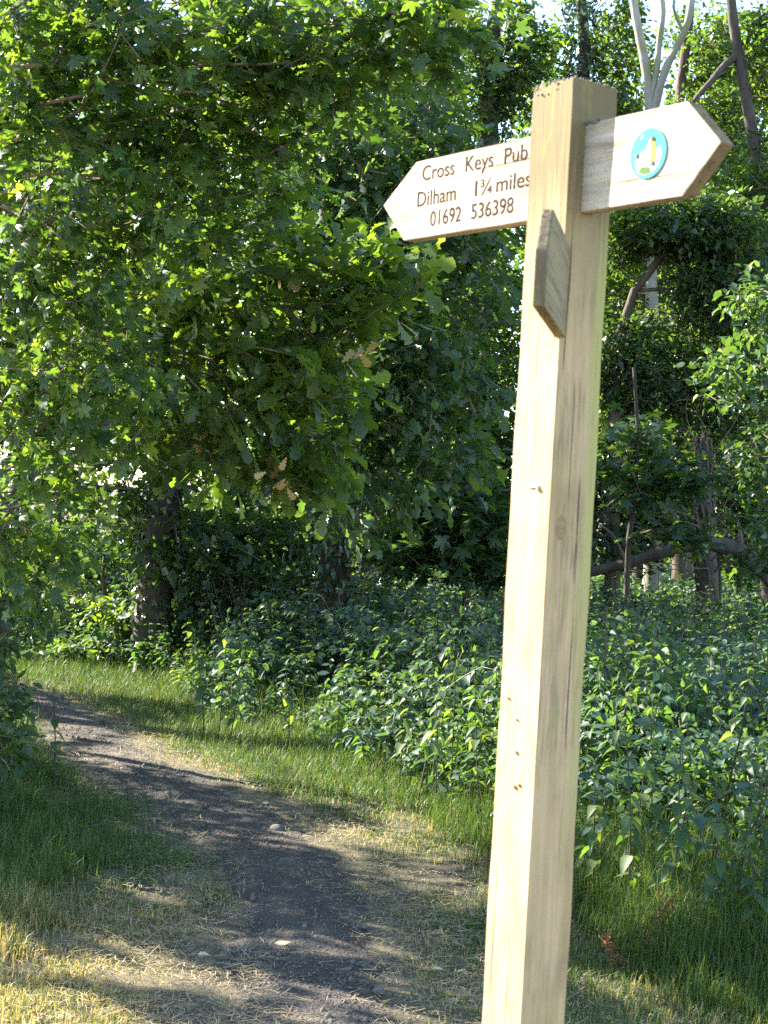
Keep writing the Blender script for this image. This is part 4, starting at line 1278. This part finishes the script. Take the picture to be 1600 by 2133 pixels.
# gravel, pebbles
ico_v = np.array([(0, 0, 1), (.9, 0, .1), (.25, .85, 0), (-.75, .5, .1), (-.7, -.55, 0), (.3, -.9, .1), (0, 0, -.7)])
ico_t = np.array([(0, 1, 2), (0, 2, 3), (0, 3, 4), (0, 4, 5), (0, 5, 1), (6, 2, 1), (6, 3, 2), (6, 4, 3), (6, 5, 4), (6, 1, 5)])
n = 7000
y = 4.5 + 8 * rng.random(n) ** 1.6
pcx = np.interp(y, PS[40:230, 1], PS[40:230, 0])
pw = np.interp(y, PS[40:230, 1], PS[40:230, 2])
x = pcx + pw * np.clip(rng.normal(size=n) * .5, -1.1, 1.1)
th = rng.random(n) * 6.283
tag(mesh_obj('gravel', leaf_mesh('gravel', (ico_v * [1, 1, .6], ico_t), np.stack([x, y, gz(x, y) + .0165], 1), np.stack([np.cos(th), np.sin(th), 0 * th], 1), np.tile([0, 0, 1.], (n, 1)), rng.exponential(.0018, n) + .0022, rng.random(n), M['gravel'])),
    'fine dark gravel trodden into the path', 'gravel', kind='stuff')
SV, ST = [], []
for k in range(4):
    r = np.random.default_rng(k)
    nu_, nv_ = 10, 6
    vv = []
    for a in range(nv_ + 1):
        for b in range(nu_):
            ph, tt_ = math.pi * a / nv_, 6.283 * b / nu_
            d = np.array([math.sin(ph) * math.cos(tt_), math.sin(ph) * math.sin(tt_), math.cos(ph)])
            rad = 1 + .18 * math.sin(3 * d[0] + k) + .15 * math.sin(4 * d[1] + 2 * k + 1)
            vv.append(d * rad * [1.2, .85, .55])
    ii = [(a * nu_ + b, a * nu_ + (b + 1) % nu_, (a + 1) * nu_ + (b + 1) % nu_, (a + 1) * nu_ + b) for a in range(nv_) for b in range(nu_)]
    SV.append(raw_mesh('stone', np.array(vv), np.array(ii), M['stone'], smooth=True))
STN = [(790, 2068, .024), (578, 1738, .034), (430, 1748, .018), (735, 2010, .014), (560, 1895, .012), (660, 1960, .013), (705, 2100, .014), (610, 2050, .012), (520, 2090, .012), (760, 1940, .012), (350, 1660, .016), (545, 1690, .014)]
for k, (px, py, s) in enumerate(STN):
    x, y = ground(px, py)
    lab = ['smooth grey stone half sunk in the path at the foot of the post', 'biggest brownish stone lying on the bare right edge of the path'][k] if k < 2 else 'small grey pebble lying on the dark earth path'
    o = tag(mesh_obj('stone', SV[k % 4]), lab, 'stone', None if k < 2 else 'pebbles on the path')
    o.location = (x, y, float(gz(x, y)) + .012 + s * .1)
    o.scale = (s, s, s)
    o.rotation_euler = (0, 0, rng.uniform(0, 6))
for px, py, s in ((570, 1985, .045), (545, 1690, .03), (900, 2035, .03), (410, 2010, .035)):
    x, y = ground(px, py)
    V_, T_ = leaf_arrays(T_OVAL, np.array([[0, 0, 0.]]), np.array([[1, .4, .05]]), np.array([[0, -.2, 1.]]), np.array([s * 1.4]))
    o = tag(mesh_obj('fallen_leaf', raw_mesh('fallen_leaf', V_, T_, M['straw'], {'tint': np.ones(len(V_))})), 'pale curled fallen leaf lying on the path', 'leaf', 'fallen leaves on the path')
    o.location = (x, y, float(gz(x, y)) + .034)

# ------------------------------------------------------------------ the signpost
import bmesh
TH = 0.6251
U = np.array([math.sin(TH), -math.cos(TH), 0])
NF = np.array([-math.cos(TH), -math.sin(TH), 0])
PB = np.array([POST[0], POST[1], 0.0])
sp = empty('signpost', tuple(PB), 'square weathered timber fingerpost with three pointed wooden arms beside the path', 'signpost')
sp.rotation_euler = (0, 0, math.atan2(U[1], U[0]))


def loc(Pw):
    d = np.asarray(Pw) - PB
    return np.array([d @ U, -(d @ NF), d[2]])


def on_board(px, py, off=0.0175):
    """local (x, z) of a photograph pixel on the lettered plane of the long arms"""
    r = ray(px, py)
    o = np.array([0, 0, EYE])
    t = ((PB + NF * off - o) @ NF) / (r @ NF)
    l = loc(o + r * t)
    return l[0], l[2]


def prism(poly, y0, y1, bev=0.003, name='sign_arm', mat=None, parent=sp):
    bm = bmesh.new()
    a = [bm.verts.new((x, y0, z)) for x, z in poly]
    b = [bm.verts.new((x, y1, z)) for x, z in poly]
    k = len(poly)
    bm.faces.new(a)
    bm.faces.new(b[::-1])
    for i in range(k): bm.faces.new((a[i], b[i], b[(i + 1) % k], a[(i + 1) % k]))
    bmesh.ops.recalc_face_normals(bm, faces=bm.faces)
    bmesh.ops.bevel(bm, geom=list(bm.edges), offset=bev, segments=2, affect='EDGES', profile=.6)
    me = bpy.data.meshes.new(name)
    bm.to_mesh(me)
    bm.free()
    if mat: me.materials.append(mat)
    return mesh_obj(name, me, parent)


# post: bevelled square section, low weathered cap
bm = bmesh.new()
hw, ztop = 0.05, 2.313
zs = [-0.3] + list(np.linspace(0.2, 2.28, 40)) + [ztop]
rings = []
for z in zs:
    wv = 0.0006 * math.sin(z * 9) + 0.0005 * math.sin(z * 23)
    rings.append([bm.verts.new((sx * (hw + wv), sy * (hw + wv), z)) for sx, sy in ((-1, -1), (1, -1), (1, 1), (-1, 1))])
for a, b in zip(rings, rings[1:]):
    for i in range(4): bm.faces.new((a[i], a[(i + 1) % 4], b[(i + 1) % 4], b[i]))
pk = bm.verts.new((0, 0, ztop + .016))
for i in range(4): bm.faces.new((rings[-1][i], rings[-1][(i + 1) % 4], pk))
bm.faces.new(rings[0][::-1])
bm.edges.ensure_lookup_table()
vert_e = [e for e in bm.edges if abs(e.verts[0].co.x - e.verts[1].co.x) < .003 and abs(e.verts[0].co.y - e.verts[1].co.y) < .003]
top_e = [e for e in bm.edges if e.verts[0].co.z > 2.31 and e.verts[1].co.z > 2.31 and pk not in e.verts]
bmesh.ops.bevel(bm, geom=vert_e + top_e, offset=.004, segments=3, affect='EDGES', profile=.6)
me = bpy.data.meshes.new('post')
bm.to_mesh(me)
bm.free()
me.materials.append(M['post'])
mesh_obj('post', me, sp)

ZT, ZB = EYE + .6415, EYE + .4924
rt = on_board(1503, 295)
lt = on_board(798, 428)
arm_r = prism([(.049, ZB), (.284, ZB), (rt[0], rt[1]), (.283, ZT), (.049, ZT)], -.0175, .0125, mat=M['board'])
for arm_ in (arm_r,):
    arm_.data.materials.append(M['arm_end'])
    for p_ in arm_.data.polygons:
        if p_.normal.x > .35 and p_.center.x > .2: p_.material_index = 1
arm_r['label'] = 'short right arm with a round teal waymark disc'
arm_l = prism([(-.049, ZB), (-.4537, ZB), (lt[0], lt[1]), (-.4243, ZT), (-.049, ZT)], -.0175, .0125, mat=M['board'])
arm_l['label'] = 'long left arm lettered Cross Keys Pub'
# third arm, pointing past the camera from the front corner
tipc = loc(at(1125.5, 577, 2.33))
cor = np.array([.05, -.05, 0])
dv = tipc - cor
dv[2] = 0
LA = np.linalg.norm(dv)
dv /= LA
arm_t = prism([(-.03, EYE + .279), (LA, EYE + .283), (LA, EYE + .366), (LA - .055, EYE + .434), (-.03, EYE + .434)], -.0095, .0095, mat=M['dark_board'])  # this arm has a darker tone than the other two
arm_t.data.materials.append(M['endgrain'])  # still darker tone on the faces towards the tip
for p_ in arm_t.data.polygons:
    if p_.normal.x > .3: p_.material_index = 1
arm_t.location = tuple(cor)
arm_t.rotation_euler = (0, 0, math.atan2(dv[1], dv[0]))
arm_t['label'] = 'darker arm pointing out towards the path with a blunt tip'

# lettering
bpy.context.view_layer.update()


def word(txt, x0, ybase, x1, cap, parent, z=None):
    s0, z0 = on_board(x0, ybase)
    s1, _ = on_board(x1, ybase - (x1 - x0) * .19)
    cu = bpy.data.curves.new('lettering', 'FONT')
    cu.body = txt
    cu.size = 1
    cu.offset = 0.004
    cu.extrude = 0.0
    ob = bpy.data.objects.new('lettering', cu)
    COL.objects.link(ob)
    dg = bpy.context.evaluated_depsgraph_get()
    dg.update()
    me = bpy.data.meshes.new_from_object(ob.evaluated_get(dg))
    bpy.data.objects.remove(ob)
    co = np.zeros(len(me.vertices) * 3)
    me.vertices.foreach_get('co', co)
    co = co.reshape(-1, 3)
    wd = co[:, 0].max() - co[:, 0].min()
    sx, sz = (s1 - s0) / wd, cap / 0.70
    out = np.stack([s0 + (co[:, 0] - co[:, 0].min()) * sx, np.full(len(co), -.0175 - .0006), (z if z else z0) + co[:, 1] * sz], 1)
    me.vertices.foreach_set('co', out.ravel())
    me.update()
    me.name = 'lettering'
    me.materials.clear()
    me.materials.append(M['letter'])
    mesh_obj('lettering', me, parent)
    return z0


z1 = on_board(879.5, 377)[1]
z2 = on_board(869, 431)[1]
z3 = on_board(895.6, 471.5)[1]
CAPH = .0285
word('Cross', 879.5, 377, 946.5, CAPH, arm_l, z1)
word('Keys', 969.6, 354, 1027.5, CAPH, arm_l, z1)
word('Pub', 1050.6, 337, 1099, CAPH, arm_l, z1)
word('Dilham', 869, 431, 949, CAPH, arm_l, z2)
word('1', 989, 404.5, 993.5, CAPH, arm_l, z2)
word('\u00be', 1000, 402, 1025, CAPH, arm_l, z2)
word('miles', 1033.5, 397.5, 1106, CAPH, arm_l, z2)
word('01692', 895.6, 471.5, 960, CAPH, arm_l, z3)
word('536398', 981, 456, 1069, CAPH, arm_l, z3)


# waymark disc
def disc(name, cx, cz, pts, y, thick, mat, parent):
    bm = bmesh.new()
    f = bm.faces.new([bm.verts.new((cx + a, y, cz + b)) for a, b in pts])
    r = bmesh.ops.extrude_face_region(bm, geom=[f])
    for v in r['geom']:
        if isinstance(v, bmesh.types.BMVert): v.co.y -= thick
    bmesh.ops.recalc_face_normals(bm, faces=bm.faces)
    me = bpy.data.meshes.new(name)
    bm.to_mesh(me)
    bm.free()
    me.materials.append(mat)
    return mesh_obj(name, me, parent)


circ = lambda r, n=40: [(r * math.cos(6.2832 * k / n), r * math.sin(6.2832 * k / n)) for k in range(n)]
cx, cz = on_board(1352, 320)
RD = .0405
disc('waymark_disc', cx, cz, circ(RD), -.0165, .0030, M['teal'], arm_r)
inner = [(-.55, -.72), (-.15, -.86), (.3, -.8), (.62, -.55), (.78, -.1), (.66, .2), (.45, .15), (.3, .5), (.05, .55), (-.12, .2), (-.35, .1), (-.72, -.25)]
disc('waymark_print', cx, cz, [(a * RD, b * RD) for a, b in inner], -.0190, .0009, M['cream'], arm_r)
ystroke = [(.12, -.48), (.34, -.5), (.44, -.1), (.4, .3), (.28, .62), (.14, .58), (.2, .1)]
disc('waymark_arrow', cx, cz, [(a * RD, b * RD) for a, b in ystroke], -.0196, .0007, M['yellow'], arm_r)
disc('waymark_print', cx, cz, [(a * RD, b * RD) for a, b in ((-.5, -.7), (-.2, -.82), (.2, -.78), (.1, -.55), (-.3, -.5))], -.0196, .0007, M['pale_green'], arm_r)
disc('waymark_print', cx, cz, [(a * RD + .0, b * RD) for a, b in ((-.45, .6), (-.3, .66), (-.25, .78), (-.4, .76))], -.0190, .0009, M['cream'], arm_r)
for a, b in ((-.62, -.02), (.2, .56), (.28, -.42)):
    disc('nail', cx + a * RD, cz + b * RD, circ(.0034, 10), -.0192, .0028, M['nail'], arm_r)

# lichen crust on the cap and where the right arm meets the post
tv, tt_ = ico_v, ico_t
nl = 170
px_ = rng.uniform(-.052, .052, nl)
py_ = rng.uniform(-.052, .052, nl)
pz_ = ztop + .016 * (1 - np.maximum(np.abs(px_), np.abs(py_)) / .05) + .001
ex = np.stack([rng.uniform(.05, .085, 36), rng.uniform(-.022, -.012, 36), np.full(36, ZT) + rng.uniform(-.004, .004, 36)], 1)
fl = np.stack([rng.uniform(-.05, .045, 40), np.full(40, -.0498), ztop - .02 * rng.random(40) ** 2], 1)
pp = np.concatenate([np.stack([px_, py_, pz_], 1), ex, fl])
nl = len(pp)
tag(mesh_obj('lichen', leaf_mesh('lichen', (tv * [1, 1, .6], tt_), pp, norm(rng.normal(size=(nl, 3))), norm(rng.normal(size=(nl, 3)) * .4 + [0, 0, 1]), rng.uniform(.001, .0038, nl), rng.random(nl), M['lichen']), sp), kind='stuff')
# old nails and a torn splinter on the sunny face
def on_face(px, py):
    r = ray(px, py)
    o = np.array([0, 0, EYE])
    t = ((PB + NF * .05 - o) @ NF) / (r @ NF)
    l = loc(o + r * t)
    return l[0], l[2]


for px, py, r in ((1077, 1568, .0032), (1074, 1640, .0036), (1083, 1636, .0028), (1078, 1500, .0022), (1060, 1455, .0022)):
    a, b = on_face(px, py)
    disc('nail', a, b, circ(r, 10), -.0498, .0022, M['nail'], sp)
def knot(x, y, z, rx, rz, face):
    n_ = 22
    bm = bmesh.new()
    rings_ = []
    for f, hgt in ((1, -.0006), (.8, .0012), (.62, .0002), (.35, .0010)):
        rings_.append([bm.verts.new(((x + hgt, y + f * rx * math.cos(6.2832 * k / n_), z + f * rz * math.sin(6.2832 * k / n_)) if face == 'x' else (x + f * rx * math.cos(6.2832 * k / n_), y - hgt, z + f * rz * math.sin(6.2832 * k / n_)))) for k in range(n_)])
    for q0, q1 in zip(rings_, rings_[1:]):
        for k in range(n_): bm.faces.new((q0[k], q0[(k + 1) % n_], q1[(k + 1) % n_], q1[k]))
    bm.faces.new(rings_[-1])
    bmesh.ops.recalc_face_normals(bm, faces=bm.faces)
    me = bpy.data.meshes.new('knot')
    bm.to_mesh(me)
    bm.free()
    me.materials.append(M['knot'])
    mesh_obj('knot', me, sp)


knot(.0505, -.022, 1.56, .013, .022, 'x')
a, b = on_face(1112, 1016)
bm = bmesh.new()
vs = [bm.verts.new(v) for v in ((a - .014, -.0495, b + .004), (a + .016, -.0495, b + .006), (a + .017, -.0495, b - .008), (a + .004, -.0495, b - .004), (a - .012, -.053, b), (a + .014, -.056, b + .001), (a + .015, -.054, b - .006))]
for f in ((0, 1, 5, 4), (1, 2, 6, 5), (3, 0, 4), (2, 3, 6), (3, 4, 5, 6)): bm.faces.new([vs[i] for i in f])
bmesh.ops.recalc_face_normals(bm, faces=bm.faces)
me = bpy.data.meshes.new('splinter')
bm.to_mesh(me)
bm.free()
me.materials.append(M['board'])
mesh_obj('splinter', me, sp)
print('tris', sum(len(m.polygons) for m in bpy.data.meshes))
